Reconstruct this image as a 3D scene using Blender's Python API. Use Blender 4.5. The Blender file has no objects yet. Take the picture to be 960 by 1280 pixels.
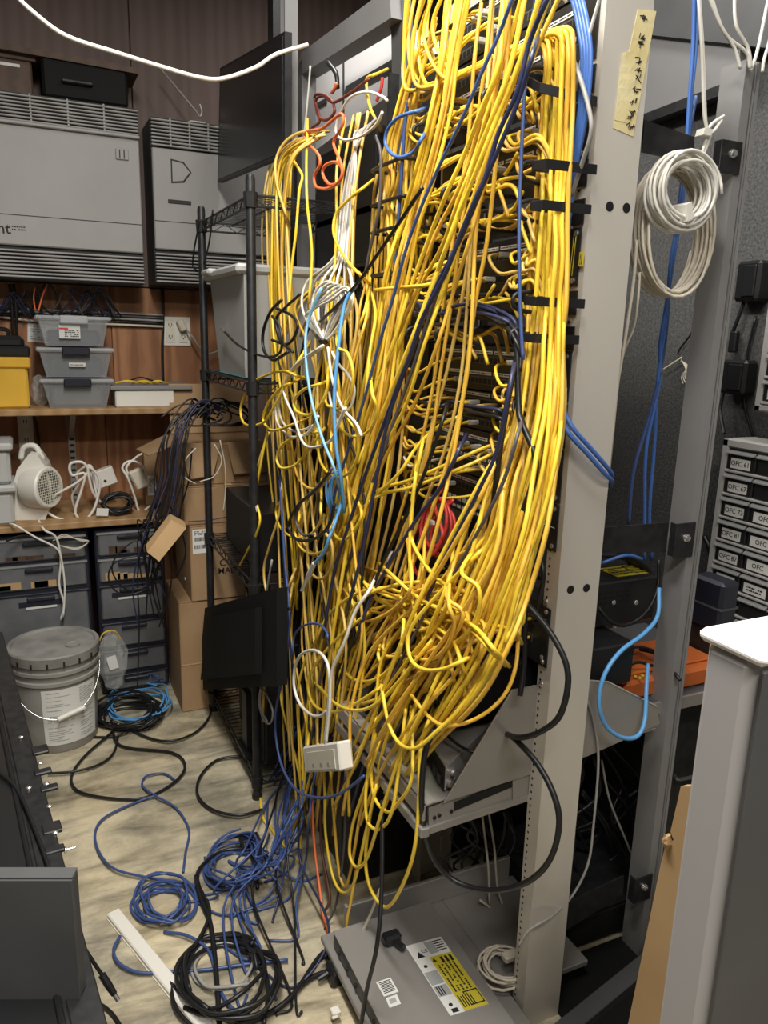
import bpy, math, random
from mathutils import Vector as V, Matrix
random.seed(7)
C = bpy.context.scene.collection
sc = bpy.context.scene
# ---------------------------------------------------------------- camera
EYE = V((0, 0, 1.5)); FPX = 960.0
PITCH, ROLL, YAW = math.radians(13.1), math.atan2(116, 4135), math.radians(25)
FW = V((math.sin(YAW)*math.cos(PITCH), math.cos(YAW)*math.cos(PITCH), -math.sin(PITCH)))
R0 = V((math.cos(YAW), -math.sin(YAW), 0)); U0 = R0.cross(FW)
RT = R0*math.cos(ROLL) + U0*math.sin(ROLL); UP = U0*math.cos(ROLL) - R0*math.sin(ROLL)
cam = bpy.data.cameras.new('camera'); cam.sensor_fit = 'VERTICAL'; cam.sensor_height = 36; cam.lens = 27
cam.clip_start = 0.02
co = bpy.data.objects.new('camera', cam); C.objects.link(co)
co.matrix_world = Matrix(((RT.x, UP.x, -FW.x, EYE.x), (RT.y, UP.y, -FW.y, EYE.y), (RT.z, UP.z, -FW.z, EYE.z), (0, 0, 0, 1)))
sc.camera = co
# ---------------------------------------------------------------- light
sc.view_settings.view_transform = 'Standard'; sc.view_settings.look = 'None'
sc.view_settings.gamma = 1; sc.view_settings.use_curve_mapping = False
sc.view_settings.exposure = 0.65
w = bpy.data.worlds.new('world'); sc.world = w; w.use_nodes = True
w.node_tree.nodes['Background'].inputs[0].default_value = (.05, .05, .055, 1)
def area(name, loc, sx, sy, power, col, rot=(0, 0, 0)):
    l = bpy.data.lights.new(name, 'AREA'); l.shape = 'RECTANGLE'; l.size = sx; l.size_y = sy
    l.energy = power; l.color = col
    o = bpy.data.objects.new(name, l); o.location = loc; o.rotation_euler = rot; C.objects.link(o)
area('ceiling_lamp_aisle', (0.22, 1.0, 2.9), .25, 1.3, 46, (1, .97, .91))
area('ceiling_lamp_entry', (0.1, -.7, 2.9), 1.2, .3, 36, (1, .96, .9))
area('ceiling_lamp_behind_rack', (1.5, 1.5, 2.9), .2, .9, 7, (1, .96, .92))  # unseen fill light for the right wall
area('ceiling_lamp_far_rack', (.86, 2.45, 2.97), .12, .4, 7, (1, .97, .94))  # added unseen light that brightens the white cabinet

def at(px, py, X=None, Y=None, Z=None):
    """The point seen at pixel (px, py) on the plane X=, Y= or Z=."""
    d = FW*FPX + RT*(px-480) - UP*(py-640)
    t = (X-EYE.x)/d.x if X is not None else (Y-EYE.y)/d.y if Y is not None else (Z-EYE.z)/d.z
    return EYE + d*t
# ---------------------------------------------------------------- materials
def mat(name, col, rough=.5, metal=0, spec=.5, noise=None, bump=None, trans=0, alpha=1, emit=None, ior=1.45, stretch=(1, 1, 1)):
    """noise = (scale, colour2, low, high); bump = (scale, strength)"""
    m = bpy.data.materials.new(name); m.use_nodes = True; nt = m.node_tree; b = nt.nodes['Principled BSDF']
    c = (*col, 1)
    b.inputs['Base Color'].default_value = c; b.inputs['Roughness'].default_value = rough
    b.inputs['Metallic'].default_value = metal; b.inputs['Specular IOR Level'].default_value = spec
    b.inputs['Transmission Weight'].default_value = trans; b.inputs['Alpha'].default_value = alpha; b.inputs['IOR'].default_value = ior
    if noise or bump:
        tc = nt.nodes.new('ShaderNodeTexCoord'); mp = nt.nodes.new('ShaderNodeMapping')
        mp.inputs['Scale'].default_value = stretch; nt.links.new(tc.outputs['Object'], mp.inputs[0])
    if noise:
        n = nt.nodes.new('ShaderNodeTexNoise'); n.inputs['Scale'].default_value = noise[0]; n.inputs['Detail'].default_value = 6
        r = nt.nodes.new('ShaderNodeValToRGB'); r.color_ramp.elements[0].position = noise[2]; r.color_ramp.elements[1].position = noise[3]
        r.color_ramp.elements[0].color = (*noise[1], 1); r.color_ramp.elements[1].color = c
        nt.links.new(mp.outputs[0], n.inputs['Vector']); nt.links.new(n.outputs[0], r.inputs[0]); nt.links.new(r.outputs[0], b.inputs['Base Color'])
    if bump:
        n = nt.nodes.new('ShaderNodeTexNoise'); n.inputs['Scale'].default_value = bump[0]; n.inputs['Detail'].default_value = 4
        k = nt.nodes.new('ShaderNodeBump'); k.inputs['Strength'].default_value = bump[1]; k.inputs['Distance'].default_value = .01
        nt.links.new(mp.outputs[0], n.inputs['Vector']); nt.links.new(n.outputs[0], k.inputs['Height']); nt.links.new(k.outputs[0], b.inputs['Normal'])
    if emit:
        b.inputs['Emission Color'].default_value = (*emit[0], 1); b.inputs['Emission Strength'].default_value = emit[1]
    return m
def wood(name, c1, c2, scale, stretch, dist=6, rough=.6):
    m = mat(name, c1, rough); nt = m.node_tree; b = nt.nodes['Principled BSDF']
    tc = nt.nodes.new('ShaderNodeTexCoord'); mp = nt.nodes.new('ShaderNodeMapping'); mp.inputs['Scale'].default_value = stretch
    wv = nt.nodes.new('ShaderNodeTexWave'); wv.bands_direction = 'X'; wv.inputs['Scale'].default_value = scale
    wv.inputs['Distortion'].default_value = dist; wv.inputs['Detail'].default_value = 4; wv.inputs['Detail Scale'].default_value = 1.2
    r = nt.nodes.new('ShaderNodeValToRGB'); r.color_ramp.elements[0].color = (*c1, 1); r.color_ramp.elements[1].color = (*c2, 1)
    r.color_ramp.elements[0].position = .1; r.color_ramp.elements[1].position = .9
    n = nt.nodes.new('ShaderNodeTexNoise'); n.inputs['Scale'].default_value = 2.2; n.inputs['Detail'].default_value = 5
    mx = nt.nodes.new('ShaderNodeMix'); mx.data_type = 'RGBA'; mx.blend_type = 'MULTIPLY'; mx.inputs[0].default_value = .5
    nt.links.new(tc.outputs['Object'], mp.inputs[0]); nt.links.new(mp.outputs[0], wv.inputs[0]); nt.links.new(wv.outputs[1], r.inputs[0])
    nt.links.new(mp.outputs[0], n.inputs[0]); nt.links.new(r.outputs[0], mx.inputs[6]); nt.links.new(n.outputs[0], mx.inputs[7]); nt.links.new(mx.outputs[2], b.inputs['Base Color'])
    return m
M = {}
M['yellow'] = mat('yellow_pvc', (.89, .65, .06), .36, noise=(14, (.80, .53, .04), .35, .65))
M['amber'] = mat('amber_pvc', (.82, .51, .065), .4, noise=(14, (.70, .40, .045), .35, .65))
M['ochre'] = mat('dusty_yellow_pvc', (.74, .52, .14), .48, noise=(12, (.6, .39, .09), .35, .65))
M['black'] = mat('black_pvc', (.012, .012, .013), .4)
M['navy'] = mat('navy_pvc', (.025, .03, .075), .4)
M['slate'] = mat('grey_blue_pvc', (.09, .08, .085), .45)
M['blue'] = mat('blue_pvc', (.045, .08, .22), .4)
M['royal'] = mat('royal_blue_pvc', (.06, .15, .44), .4)
M['sky'] = mat('sky_blue_pvc', (.11, .34, .66), .4)
M['white'] = mat('white_pvc', (.78, .76, .70), .4, noise=(9, (.66, .63, .56), .4, .6))
M['cream'] = mat('cream_pvc', (.62, .56, .45), .45)
M['grey'] = mat('grey_pvc', (.32, .31, .29), .45)
M['red'] = mat('red_pvc', (.58, .05, .045), .35)
M['orange'] = mat('orange_pvc', (.75, .17, .06), .4)
M['purple'] = mat('purple_pvc', (.05, .035, .075), .45)
M['clear_plug'] = mat('clear_plug', (.75, .75, .72), .15, trans=.5)
M['blackmetal'] = mat('black_powder_coat', (.012, .012, .013), .45, noise=(40, (.02, .02, .021), .4, .6))
M['blacksat'] = mat('black_satin_plastic', (.015, .015, .016), .3)
M['port'] = mat('port_black', (.006, .006, .006), .6)
M['alu'] = mat('brushed_aluminium', (.72, .675, .60), .42, .4, noise=(1.2, (.66, .62, .55), .3, .7), bump=(90, .03), stretch=(1, 1, 1))
M['steel'] = mat('grey_steel', (.36, .34, .315), .45, .45, noise=(5, (.31, .29, .27), .3, .7))
M['greypaint'] = mat('grey_painted_steel', (.27, .265, .265), .42, .2, noise=(6, (.24, .235, .23), .3, .7))
M['greydark'] = mat('dark_grey_painted_steel', (.10, .10, .10), .5, noise=(5, (.07, .07, .07), .3, .7))
M['zinc'] = mat('zinc_screw', (.75, .74, .72), .25, .9)
M['cabinet'] = mat('warm_grey_enamel', (.345, .335, .32), .5, noise=(4, (.31, .30, .288), .3, .7))
M['cabinet_dark'] = mat('grille_dark', (.03, .03, .03), .7)
M['card'] = mat('cardboard', (.40, .255, .135), .8, noise=(5, (.33, .205, .105), .3, .7), bump=(70, .06))
M['cardlit'] = mat('kraft_board', (.52, .34, .17), .8, noise=(7, (.44, .28, .13), .3, .7))  # lighter copy of the cardboard, light put into its colour
M['paper'] = mat('white_paper', (.72, .71, .67), .7)
M['ink'] = mat('black_ink', (.015, .015, .015), .7)
M['labelgrey'] = mat('label_grey', (.35, .36, .35), .7)
M['labelyellow'] = mat('label_yellow', (.55, .45, .03), .6)
M['tape'] = mat('masking_tape', (.60, .50, .24), .6, noise=(12, (.70, .62, .36), .35, .65), bump=(50, .2))
M['drawer'] = mat('smoky_translucent_plastic', (.14, .145, .155), .3, alpha=.8, noise=(6, (.22, .225, .23), .35, .65))
M['navyplastic'] = mat('navy_plastic', (.018, .02, .032), .35)
M['clearbox'] = mat('clear_plastic', (.55, .58, .6), .2, alpha=.34)
M['clearlid'] = mat('clear_lid_plastic', (.6, .62, .64), .25, alpha=.5)
M['bag'] = mat('plastic_film', (.75, .75, .72), .15, alpha=.22, bump=(30, .6))
M['tote'] = mat('milky_plastic', (.52, .52, .50), .4, alpha=.9)
M['pail'] = mat('grey_pail_plastic', (.33, .32, .29), .5, noise=(9, (.26, .25, .23), .3, .7))
M['lid'] = mat('grey_lid_plastic', (.28, .27, .25), .5, noise=(14, (.18, .175, .16), .3, .6))
M['whiteplastic'] = mat('white_plastic', (.74, .71, .64), .4)
M['offwhite'] = mat('offwhite_plastic', (.70, .66, .55), .4)
M['yellowbox'] = mat('toolbox_yellow', (.72, .43, .045), .45, noise=(8, (.62, .36, .03), .35, .65))
M['orangebox'] = mat('orange_plastic', (.52, .13, .03), .4, noise=(9, (.40, .09, .02), .35, .65))
M['screen'] = mat('dark_screen', (.012, .013, .014), .25)
M['led'] = mat('green_led', (.1, .8, .1), .4, emit=((.2, 1, .15), 4))
M['partsbin'] = mat('bin_grey_plastic', (.43, .42, .40), .45)
M['smoke'] = mat('smoky_bin_drawer', (.02, .02, .02), .35)
M['cleardrawer'] = mat('clear_drawer_edge', (.36, .36, .35), .2, alpha=.55)
M['matteblack'] = mat('matte_black_plastic', (.010, .010, .010), .7, spec=.2)
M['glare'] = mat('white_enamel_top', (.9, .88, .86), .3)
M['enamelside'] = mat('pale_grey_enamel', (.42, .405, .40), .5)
M['plug'] = mat('grey_connector', (.55, .54, .5), .4)
M['yplug'] = mat('yellow_boot', (.85, .55, .02), .4)
M['teal'] = mat('teal_plastic', (.08, .3, .28), .4)
M['wood_shelf'] = wood('pine_shelf', (.50, .31, .15), (.40, .235, .10), 5, (1, 9, 9), 3)
M['woodbox'] = wood('brown_wood', (.12, .07, .045), (.09, .05, .03), 5, (1, 6, 6), 3)
# ---------------------------------------------------------------- mesh helpers
class MB:
    def __init__(s): s.v = []; s.f = []
    def add(s, vs, fs):
        n = len(s.v); s.v += [V(p) for p in vs]; s.f += [tuple(i+n for i in f) for f in fs]; return s
    def box(s, x0, x1, y0, y1, z0, z1, bev=0):
        return s.obox(V((x0, y0, z0)), V((x1-x0, 0, 0)), V((0, y1-y0, 0)), V((0, 0, z1-z0)), bev)
    def obox(s, o, a, b, c, bev=0):
        """box from corner o with edge vectors a, b, c (right-handed), chamfered by bev"""
        o, a, b, c = V(o), V(a), V(b), V(c)
        if a.cross(b).dot(c) < 0: o, a = o+a, -a
        if not bev:
            p = [o, o+a, o+a+b, o+b, o+c, o+a+c, o+a+b+c, o+b+c]
            return s.add(p, [(0, 3, 2, 1), (4, 5, 6, 7), (0, 1, 5, 4), (1, 2, 6, 5), (2, 3, 7, 6), (3, 0, 4, 7)])
        la, lb, lc = a.length, b.length, c.length; bev = min(bev, la*.45, lb*.45, lc*.45)
        ea, eb, ec = a/la*bev, b/lb*bev, c/lc*bev
        vs = []; idx = {}
        for i in (0, 1):
            for j in (0, 1):
                for k in (0, 1):
                    q = o + a*i + b*j + c*k
                    da, db, dc = (ea, -ea)[i], (eb, -eb)[j], (ec, -ec)[k]
                    for ax, off in (('a', db+dc), ('b', da+dc), ('c', da+db)):
                        idx[i, j, k, ax] = len(vs); vs.append(q+off)
        fs = []
        I = lambda i, j, k, ax: idx[i, j, k, ax]
        for i in (0, 1):
            q = [I(i, 0, 0, 'a'), I(i, 1, 0, 'a'), I(i, 1, 1, 'a'), I(i, 0, 1, 'a')]; fs.append(q if i else q[::-1])
            q = [I(0, i, 0, 'b'), I(0, i, 1, 'b'), I(1, i, 1, 'b'), I(1, i, 0, 'b')]; fs.append(q if i else q[::-1])
            q = [I(0, 0, i, 'c'), I(1, 0, i, 'c'), I(1, 1, i, 'c'), I(0, 1, i, 'c')]; fs.append(q if i else q[::-1])
        for i in (0, 1):
            for j in (0, 1):
                q = [I(i, j, 0, 'a'), I(i, j, 1, 'a'), I(i, j, 1, 'b'), I(i, j, 0, 'b')]; fs.append(q if i != j else q[::-1])
                q = [I(i, 0, j, 'a'), I(i, 1, j, 'a'), I(i, 1, j, 'c'), I(i, 0, j, 'c')]; fs.append(q[::-1] if i != j else q)
                q = [I(0, i, j, 'b'), I(1, i, j, 'b'), I(1, i, j, 'c'), I(0, i, j, 'c')]; fs.append(q if i != j else q[::-1])
        for i in (0, 1):
            for j in (0, 1):
                for k in (0, 1):
                    q = [I(i, j, k, 'a'), I(i, j, k, 'b'), I(i, j, k, 'c')]; fs.append(q if (i+j+k) % 2 else q[::-1])
        return s.add(vs, fs)
    def prism(s, pts, d):
        """polygon pts extruded by vector d"""
        pts = [V(p) for p in pts]; d = V(d); n = len(pts)
        nrm = V((0, 0, 0))
        for i in range(n): nrm += pts[i].cross(pts[(i+1) % n])
        if nrm.dot(d) < 0: pts = pts[::-1]
        return s.add(pts+[p+d for p in pts], [tuple(range(n-1, -1, -1)), tuple(range(n, 2*n))] + [(i, (i+1) % n, n+(i+1) % n, n+i) for i in range(n)])
    def tube(s, pts, r, k=6, cap=True, closed=False):
        pts = [V(p) for p in pts]; n = len(pts); vs = []; up = None
        for i, p in enumerate(pts):
            if closed: t = (pts[(i+1) % n]-pts[i-1])
            else: t = pts[min(i+1, n-1)]-pts[max(i-1, 0)]
            if t.length < 1e-9: t = V((0, 0, 1))
            t.normalize()
            if up is None: up = t.orthogonal().normalized()
            up = up - t*up.dot(t)
            up = up.normalized() if up.length > 1e-6 else t.orthogonal().normalized()
            b = t.cross(up); rr = r[i] if isinstance(r, (list, tuple)) else r
            for j in range(k):
                a = 2*math.pi*j/k; vs.append(p + up*(rr*math.cos(a)) + b*(rr*math.sin(a)))
        fs = [(i*k+j, i*k+(j+1) % k, (i+1)*k+(j+1) % k, (i+1)*k+j) for i in range(n-1) for j in range(k)]
        if closed: fs += [((n-1)*k+j, (n-1)*k+(j+1) % k, (j+1) % k, j) for j in range(k)]
        elif cap: fs += [tuple(range(k-1, -1, -1)), tuple((n-1)*k+j for j in range(k))]
        return s.add(vs, fs)
    def lathe(s, prof, o=(0, 0, 0), axis=(0, 0, 1), k=32):
        """prof: (radius, height) pairs along the axis"""
        ax = V(axis).normalized(); a = ax.orthogonal().normalized(); b = ax.cross(a); o = V(o); vs = []
        for r, h in prof:
            for j in range(k):
                t = 2*math.pi*j/k; vs.append(o + ax*h + a*(r*math.cos(t)) + b*(r*math.sin(t)))
        n = len(prof)
        fs = [(i*k+j, i*k+(j+1) % k, (i+1)*k+(j+1) % k, (i+1)*k+j) for i in range(n-1) for j in range(k)]
        fs += [tuple(range(k-1, -1, -1)), tuple((n-1)*k+j for j in range(k))]
        return s.add(vs, fs)
    def disc(s, o, nrm, r, t=.002, k=12):
        return s.lathe([(r, 0), (r, t*.6), (r*.8, t)], o, nrm, k)
    def panel(s, o, right, up, w, h, t=.001):
        """thin plate centred at o, facing right x up"""
        right, up = V(right).normalized(), V(up).normalized(); n = right.cross(up)
        return s.obox(V(o)-right*w/2-up*h/2, right*w, up*h, n*t)
ROOT = {}
def base(p):
    while p is not None and p.name not in ROOT: p = p.parent
    return ROOT[p.name] if p is not None else V((0, 0, 0))
def obj(name, mb, m, parent=None, smooth=False, loc=None, kind=None):
    me = bpy.data.meshes.new(name); o = bpy.data.objects.new(name, me); C.objects.link(o)
    if parent is not None: off = base(parent); o.parent = parent
    else:
        off = V(loc) if loc is not None else V((0, 0, 0)); o.location = off; ROOT[o.name] = off
    me.from_pydata([tuple(p-off) for p in mb.v], [], mb.f); me.materials.append(M[m] if isinstance(m, str) else m)
    if smooth:
        me.polygons.foreach_set('use_smooth', [True]*len(me.polygons))
        if smooth != 1: me.set_sharp_from_angle(angle=smooth)
    me.update()
    if kind: o['kind'] = kind
    return o
def tag(o, label, cat, group=None):
    o['label'] = label; o['category'] = cat
    if group: o['group'] = group
    return o
def thing(name, label, cat, loc, group=None):
    o = bpy.data.objects.new(name, None); o.empty_display_size = .05; C.objects.link(o); o.location = loc; ROOT[o.name] = V(loc)
    return tag(o, label, cat, group)
def struct(name, mb, m, parent=None):
    o = obj(name, mb, m, parent)
    if parent is None: o['kind'] = 'structure'
    return o
def copy_of(o, parent=None, delta=None):
    c = o.copy(); C.objects.link(c)
    if parent is not None: c.parent = parent
    elif delta is not None: c.location = o.location + V(delta); ROOT[c.name] = V(c.location)
    for ch in list(o.children): copy_of(ch, c)
    return c
def repeat(o, parent, offsets):
    """copies of the part o (sharing its mesh), moved by each offset"""
    for d in offsets:
        c = o.copy(); C.objects.link(c); c.parent = parent; c.location = o.location + V(d)
_txt = {}
def text(name, s, o, right, up, size, m, parent, align='CENTER', depth=.0004):
    right, up = V(right).normalized(), V(up).normalized(); n = right.cross(up)
    if s not in _txt:
        cu = bpy.data.curves.new('txt', 'FONT'); cu.body = s; cu.size = 1; cu.align_x = align; cu.align_y = 'CENTER'; cu.resolution_u = 2; cu.offset = .012
        t = bpy.data.objects.new('txt', cu); me = bpy.data.meshes.new_from_object(t)
        _txt[s] = ([v.co.copy() for v in me.vertices], [tuple(p.vertices) for p in me.polygons])
        bpy.data.objects.remove(t); bpy.data.meshes.remove(me)
    vs, fs = _txt[s]; mb = MB()
    mb.add([V(o) + right*(v.x*size) + up*(v.y*size) + n*depth for v in vs], fs)
    return obj(name, mb, m, parent, kind='stuff')
def marks(mb, o, right, up, w, h, rows, fill=.75, rnd=random, t=.0003):
    """small illegible printed lines inside a w x h field"""
    right, up = V(right).normalized(), V(up).normalized(); n = right.cross(up)
    rh = h/rows
    for i in range(rows):
        y = h/2 - rh*(i+.5); x = -w/2
        while x < w/2*.92:
            l = min(rnd.uniform(.06, .22)*w, w/2-x)
            mb.obox(V(o)+right*x+up*(y-rh*.22)+n*.0002, right*l, up*rh*.44, n*t)
            x += l + w*.04
            if rnd.random() > fill: x += w*.15
    return mb
def crom(p, sub=6):
    """smooth curve through the points p"""
    p = [V(q) for q in p]
    if len(p) < 3: return p
    q = [p[0]*2-p[1]] + p + [p[-1]*2-p[-2]]; out = []
    for i in range(1, len(q)-2):
        a, b, c, d = q[i-1], q[i], q[i+1], q[i+2]
        for k in range(sub):
            t = k/sub; t2 = t*t; t3 = t2*t
            out.append(.5*((2*b) + (c-a)*t + (2*a-5*b+4*c-d)*t2 + (3*b-a-3*c+d)*t3))
    out.append(p[-1]); return out
# ---------------------------------------------------------------- setting
def floor_mat():
    m = mat('worn_painted_floor', (.55, .48, .34), .6); nt = m.node_tree; b = nt.nodes['Principled BSDF']; L = nt.links.new
    tc = nt.nodes.new('ShaderNodeTexCoord')
    mp = nt.nodes.new('ShaderNodeMapping'); mp.inputs['Rotation'].default_value = (0, 0, .9); mp.inputs['Scale'].default_value = (1.2, 4.5, 1)
    n1 = nt.nodes.new('ShaderNodeTexNoise'); n1.inputs['Scale'].default_value = 2.4; n1.inputs['Detail'].default_value = 9; n1.inputs['Roughness'].default_value = .62; n1.inputs['Distortion'].default_value = .6
    r1 = nt.nodes.new('ShaderNodeValToRGB'); e = r1.color_ramp.elements
    e[0].position = .36; e[0].color = (.10, .09, .075, 1); e[1].position = .58; e[1].color = (.66, .57, .40, 1)
    x = r1.color_ramp.elements.new(.47); x.color = (.40, .35, .25, 1)
    n2 = nt.nodes.new('ShaderNodeTexNoise'); n2.inputs['Scale'].default_value = 3.2; n2.inputs['Detail'].default_value = 4
    r2 = nt.nodes.new('ShaderNodeValToRGB'); r2.color_ramp.elements[0].position = .42; r2.color_ramp.elements[1].position = .62
    r2.color_ramp.elements[0].color = (.56, .50, .36, 1); r2.color_ramp.elements[1].color = (.62, .49, .26, 1)
    mx = nt.nodes.new('ShaderNodeMix'); mx.data_type = 'RGBA'; mx.blend_type = 'MIX'; mx.inputs[0].default_value = .32
    ck = nt.nodes.new('ShaderNodeTexNoise'); ck.inputs['Scale'].default_value = 130
    bp = nt.nodes.new('ShaderNodeBump'); bp.inputs['Strength'].default_value = .35; bp.inputs['Distance'].default_value = .004
    L(tc.outputs['Object'], mp.inputs[0]); L(mp.outputs[0], n1.inputs[0]); L(n1.outputs[0], r1.inputs[0]); L(tc.outputs['Object'], n2.inputs[0]); L(n2.outputs[0], r2.inputs[0])
    n3 = nt.nodes.new('ShaderNodeTexNoise'); n3.inputs['Scale'].default_value = 1.7; n3.inputs['Detail'].default_value = 7; n3.inputs['Roughness'].default_value = .7
    r3 = nt.nodes.new('ShaderNodeValToRGB'); r3.color_ramp.elements[0].position = .38; r3.color_ramp.elements[1].position = .56
    r3.color_ramp.elements[0].color = (.48, .49, .50, 1); r3.color_ramp.elements[1].color = (1, 1, 1, 1)
    m3 = nt.nodes.new('ShaderNodeMix'); m3.data_type = 'RGBA'; m3.blend_type = 'MULTIPLY'; m3.inputs[0].default_value = 1
    L(tc.outputs['Object'], n3.inputs[0]); L(n3.outputs[0], r3.inputs[0]); L(mx.outputs[2], m3.inputs[6]); L(r3.outputs[0], m3.inputs[7])
    L(r1.outputs[0], mx.inputs[6]); L(r2.outputs[0], mx.inputs[7]); L(m3.outputs[2], b.inputs['Base Color'])
    L(tc.outputs['Object'], ck.inputs[0]); L(ck.outputs[0], bp.inputs['Height']); L(bp.outputs[0], b.inputs['Normal'])
    return m
M['floor'] = floor_mat()
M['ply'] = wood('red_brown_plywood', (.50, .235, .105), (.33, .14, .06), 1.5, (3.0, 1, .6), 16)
M['ply_shade'] = wood('painted_brown_board', (.20, .135, .115), (.17, .11, .09), 2, (3, 1, .5), 6)  # plywood with the shade high on the wall put into its colour
M['wallgrey'] = mat('grey_speckled_wall', (.115, .112, .108), .8, noise=(120, (.06, .06, .058), .35, .65), bump=(150, .25))
M['walldark'] = mat('dark_wall_paint', (.07, .068, .066), .8)
M['ceiling'] = mat('dark_ceiling', (.10, .095, .09), .85, noise=(3, (.07, .066, .06), .3, .7))
struct('floor', MB().box(-1.5, 2.0, -1.3, 3.75, -.1, 0), 'floor')
struct('ceiling', MB().box(-1.5, 2.0, -1.3, 3.75, 3.0, 3.1), 'ceiling')
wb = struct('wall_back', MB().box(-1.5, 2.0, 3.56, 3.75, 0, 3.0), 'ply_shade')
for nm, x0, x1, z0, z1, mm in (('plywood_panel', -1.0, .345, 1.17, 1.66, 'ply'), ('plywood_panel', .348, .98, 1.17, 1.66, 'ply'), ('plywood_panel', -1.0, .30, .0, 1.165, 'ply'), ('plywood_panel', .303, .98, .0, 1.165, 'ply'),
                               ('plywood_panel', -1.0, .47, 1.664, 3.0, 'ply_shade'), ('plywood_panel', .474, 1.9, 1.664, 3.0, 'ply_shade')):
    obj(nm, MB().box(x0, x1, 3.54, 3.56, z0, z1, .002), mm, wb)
struct('wall_right', MB().box(1.9, 2.0, -1.3, 3.56, 0, 3.0), 'wallgrey')
struct('wall_left', MB().box(-1.5, -1.4, -1.3, 3.56, 0, 3.0), 'walldark')
struct('wall_front', MB().box(-1.4, 1.9, -1.3, -1.2, 0, 3.0), 'walldark')
# ---------------------------------------------------------------- back of the room: shelves, cabinets, boxes
t = thing('wall_shelf', 'pine board shelf under the plywood wall carrying the yellow toolbox', 'shelf', (0, 3.36, 1.158))
obj('board', MB().box(-.9, .63, 3.2, 3.535, 1.158, 1.182, .003), 'wood_shelf', t)
for x in (-.5, .158):
    obj('bracket', MB().prism([(x-.01, 3.535, 1.157), (x-.01, 3.535, 1.02), (x-.01, 3.26, 1.145), (x-.01, 3.26, 1.157)], (.02, 0, 0)), 'steel', t)
t = thing('lower_shelf', 'low pine shelf board carrying the white fan heater', 'shelf', (0, 3.3, .73))
obj('board', MB().box(-.9, .455, 3.1, 3.535, .732, .757, .003), 'wood_shelf', t)
for x in (-.2, .16):
    o = obj('shelf_standard', MB().box(x-.014, x+.014, 3.522, 3.539, .76, 1.155), 'steel', t)
    sl = MB()
    for i in range(14): sl.box(x-.009, x+.009, 3.5205, 3.5222, .775+i*.027, .785+i*.027)
    obj('slot', sl, 'ink', o, kind='stuff')

# grey telephone equipment cabinets high on the wall
def equip(name, label, x0, x1, z0, z1, yf, top, bot, nt, nb, big):
    t = thing(name, label, 'cabinet', ((x0+x1)/2, 3.5, z0), 'grey equipment cabinets on the wall')
    obj('body', MB().box(x0, x1, yf+.02, 3.535, z0, z1, .006), 'greydark', t)
    zt = z1-top; zb = z0+bot
    obj('front_panel', MB().box(x0, x1-.004, yf, yf+.02, zb, zt, .004), 'cabinet', t)
    obj('seam', MB().box(x0+.002, x1-.006, yf-.0006, yf, zb+.105, zb+.108), 'cabinet_dark', t)
    for nm, a, b, n in (('top_grille', zt+.008, z1-.004, nt), ('bottom_grille', z0+.004, zb-.008, nb)):
        g = obj(nm, MB().box(x0+.004, x1-.006, yf+.012, yf+.0195, a, b), 'cabinet_dark', t)
        h = (b-a)/n; m = MB().box(x0, x1-.004, yf, yf+.014, a, a+h*.52, .002)
        s = obj('slat', m, 'cabinet', g)
        repeat(s, g, [(0, 0, h*i) for i in range(1, n)])
        if nm == 'top_grille':
            bars = MB(); k = 7
            for i in range(1, k): bars.box(x0+(x1-x0)*i/k-.003, x0+(x1-x0)*i/k+.003, yf+.003, yf+.012, a, b)
            obj('grille_bar', bars, 'cabinet', g, kind='stuff')
    return t, zt, zb
t, zt, zb = equip('equipment_cabinet', 'larger grey metal telephone cabinet with dark letters low on its front', -.42, .462, 1.663, 2.31, 3.3, .108, .118, 8, 8, 1)
obj('lip', MB().box(-.42, .46, 3.285, 3.30, zt-.006, zt+.006, .003), 'cabinet', t)
l = obj('latch', MB().box(.37, .418, 3.294, 3.3, zt-.085, zt-.045, .003), 'cabinet', t)
obj('latch_slot', MB().box(.383, .387, 3.2925, 3.294, zt-.08, zt-.05).box(.399, .403, 3.2925, 3.294, zt-.08, zt-.05), 'cabinet_dark', l, kind='stuff')
text('lettering', 'nt', (-.035, 3.2999, zb+.055), (1, 0, 0), (0, 0, 1), .055, 'ink', t)
obj('small_print', marks(MB(), (.015, 3.2999, zb+.06), (1, 0, 0), (0, 0, 1), .045, .02, 2), 'ink', t, kind='stuff')
t, zt, zb = equip('equipment_cabinet', 'narrower grey metal telephone cabinet with an arrow-shaped emblem', .505, 1.02, 1.672, 2.292, 3.3, .115, .13, 8, 9, 0)
em = MB().prism([(.575, 3.2985, zt-.035), (.575, 3.2985, zt-.125), (.625, 3.2985, zt-.118), (.655, 3.2985, zt-.078), (.625, 3.2985, zt-.042)], (0, .001, 0))
em2 = MB().prism([(.58, 3.297, zt-.042), (.58, 3.297, zt-.118), (.621, 3.297, zt-.112), (.648, 3.297, zt-.078), (.621, 3.297, zt-.048)], (0, .0015, 0))
e = obj('emblem', em, 'cabinet_dark', t); obj('emblem_face', em2, 'cabinet', e)
obj('handle_slot', MB().box(.56, .65, 3.297, 3.3, zt-.20, zt-.185, .002), 'cabinet_dark', t)
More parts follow.
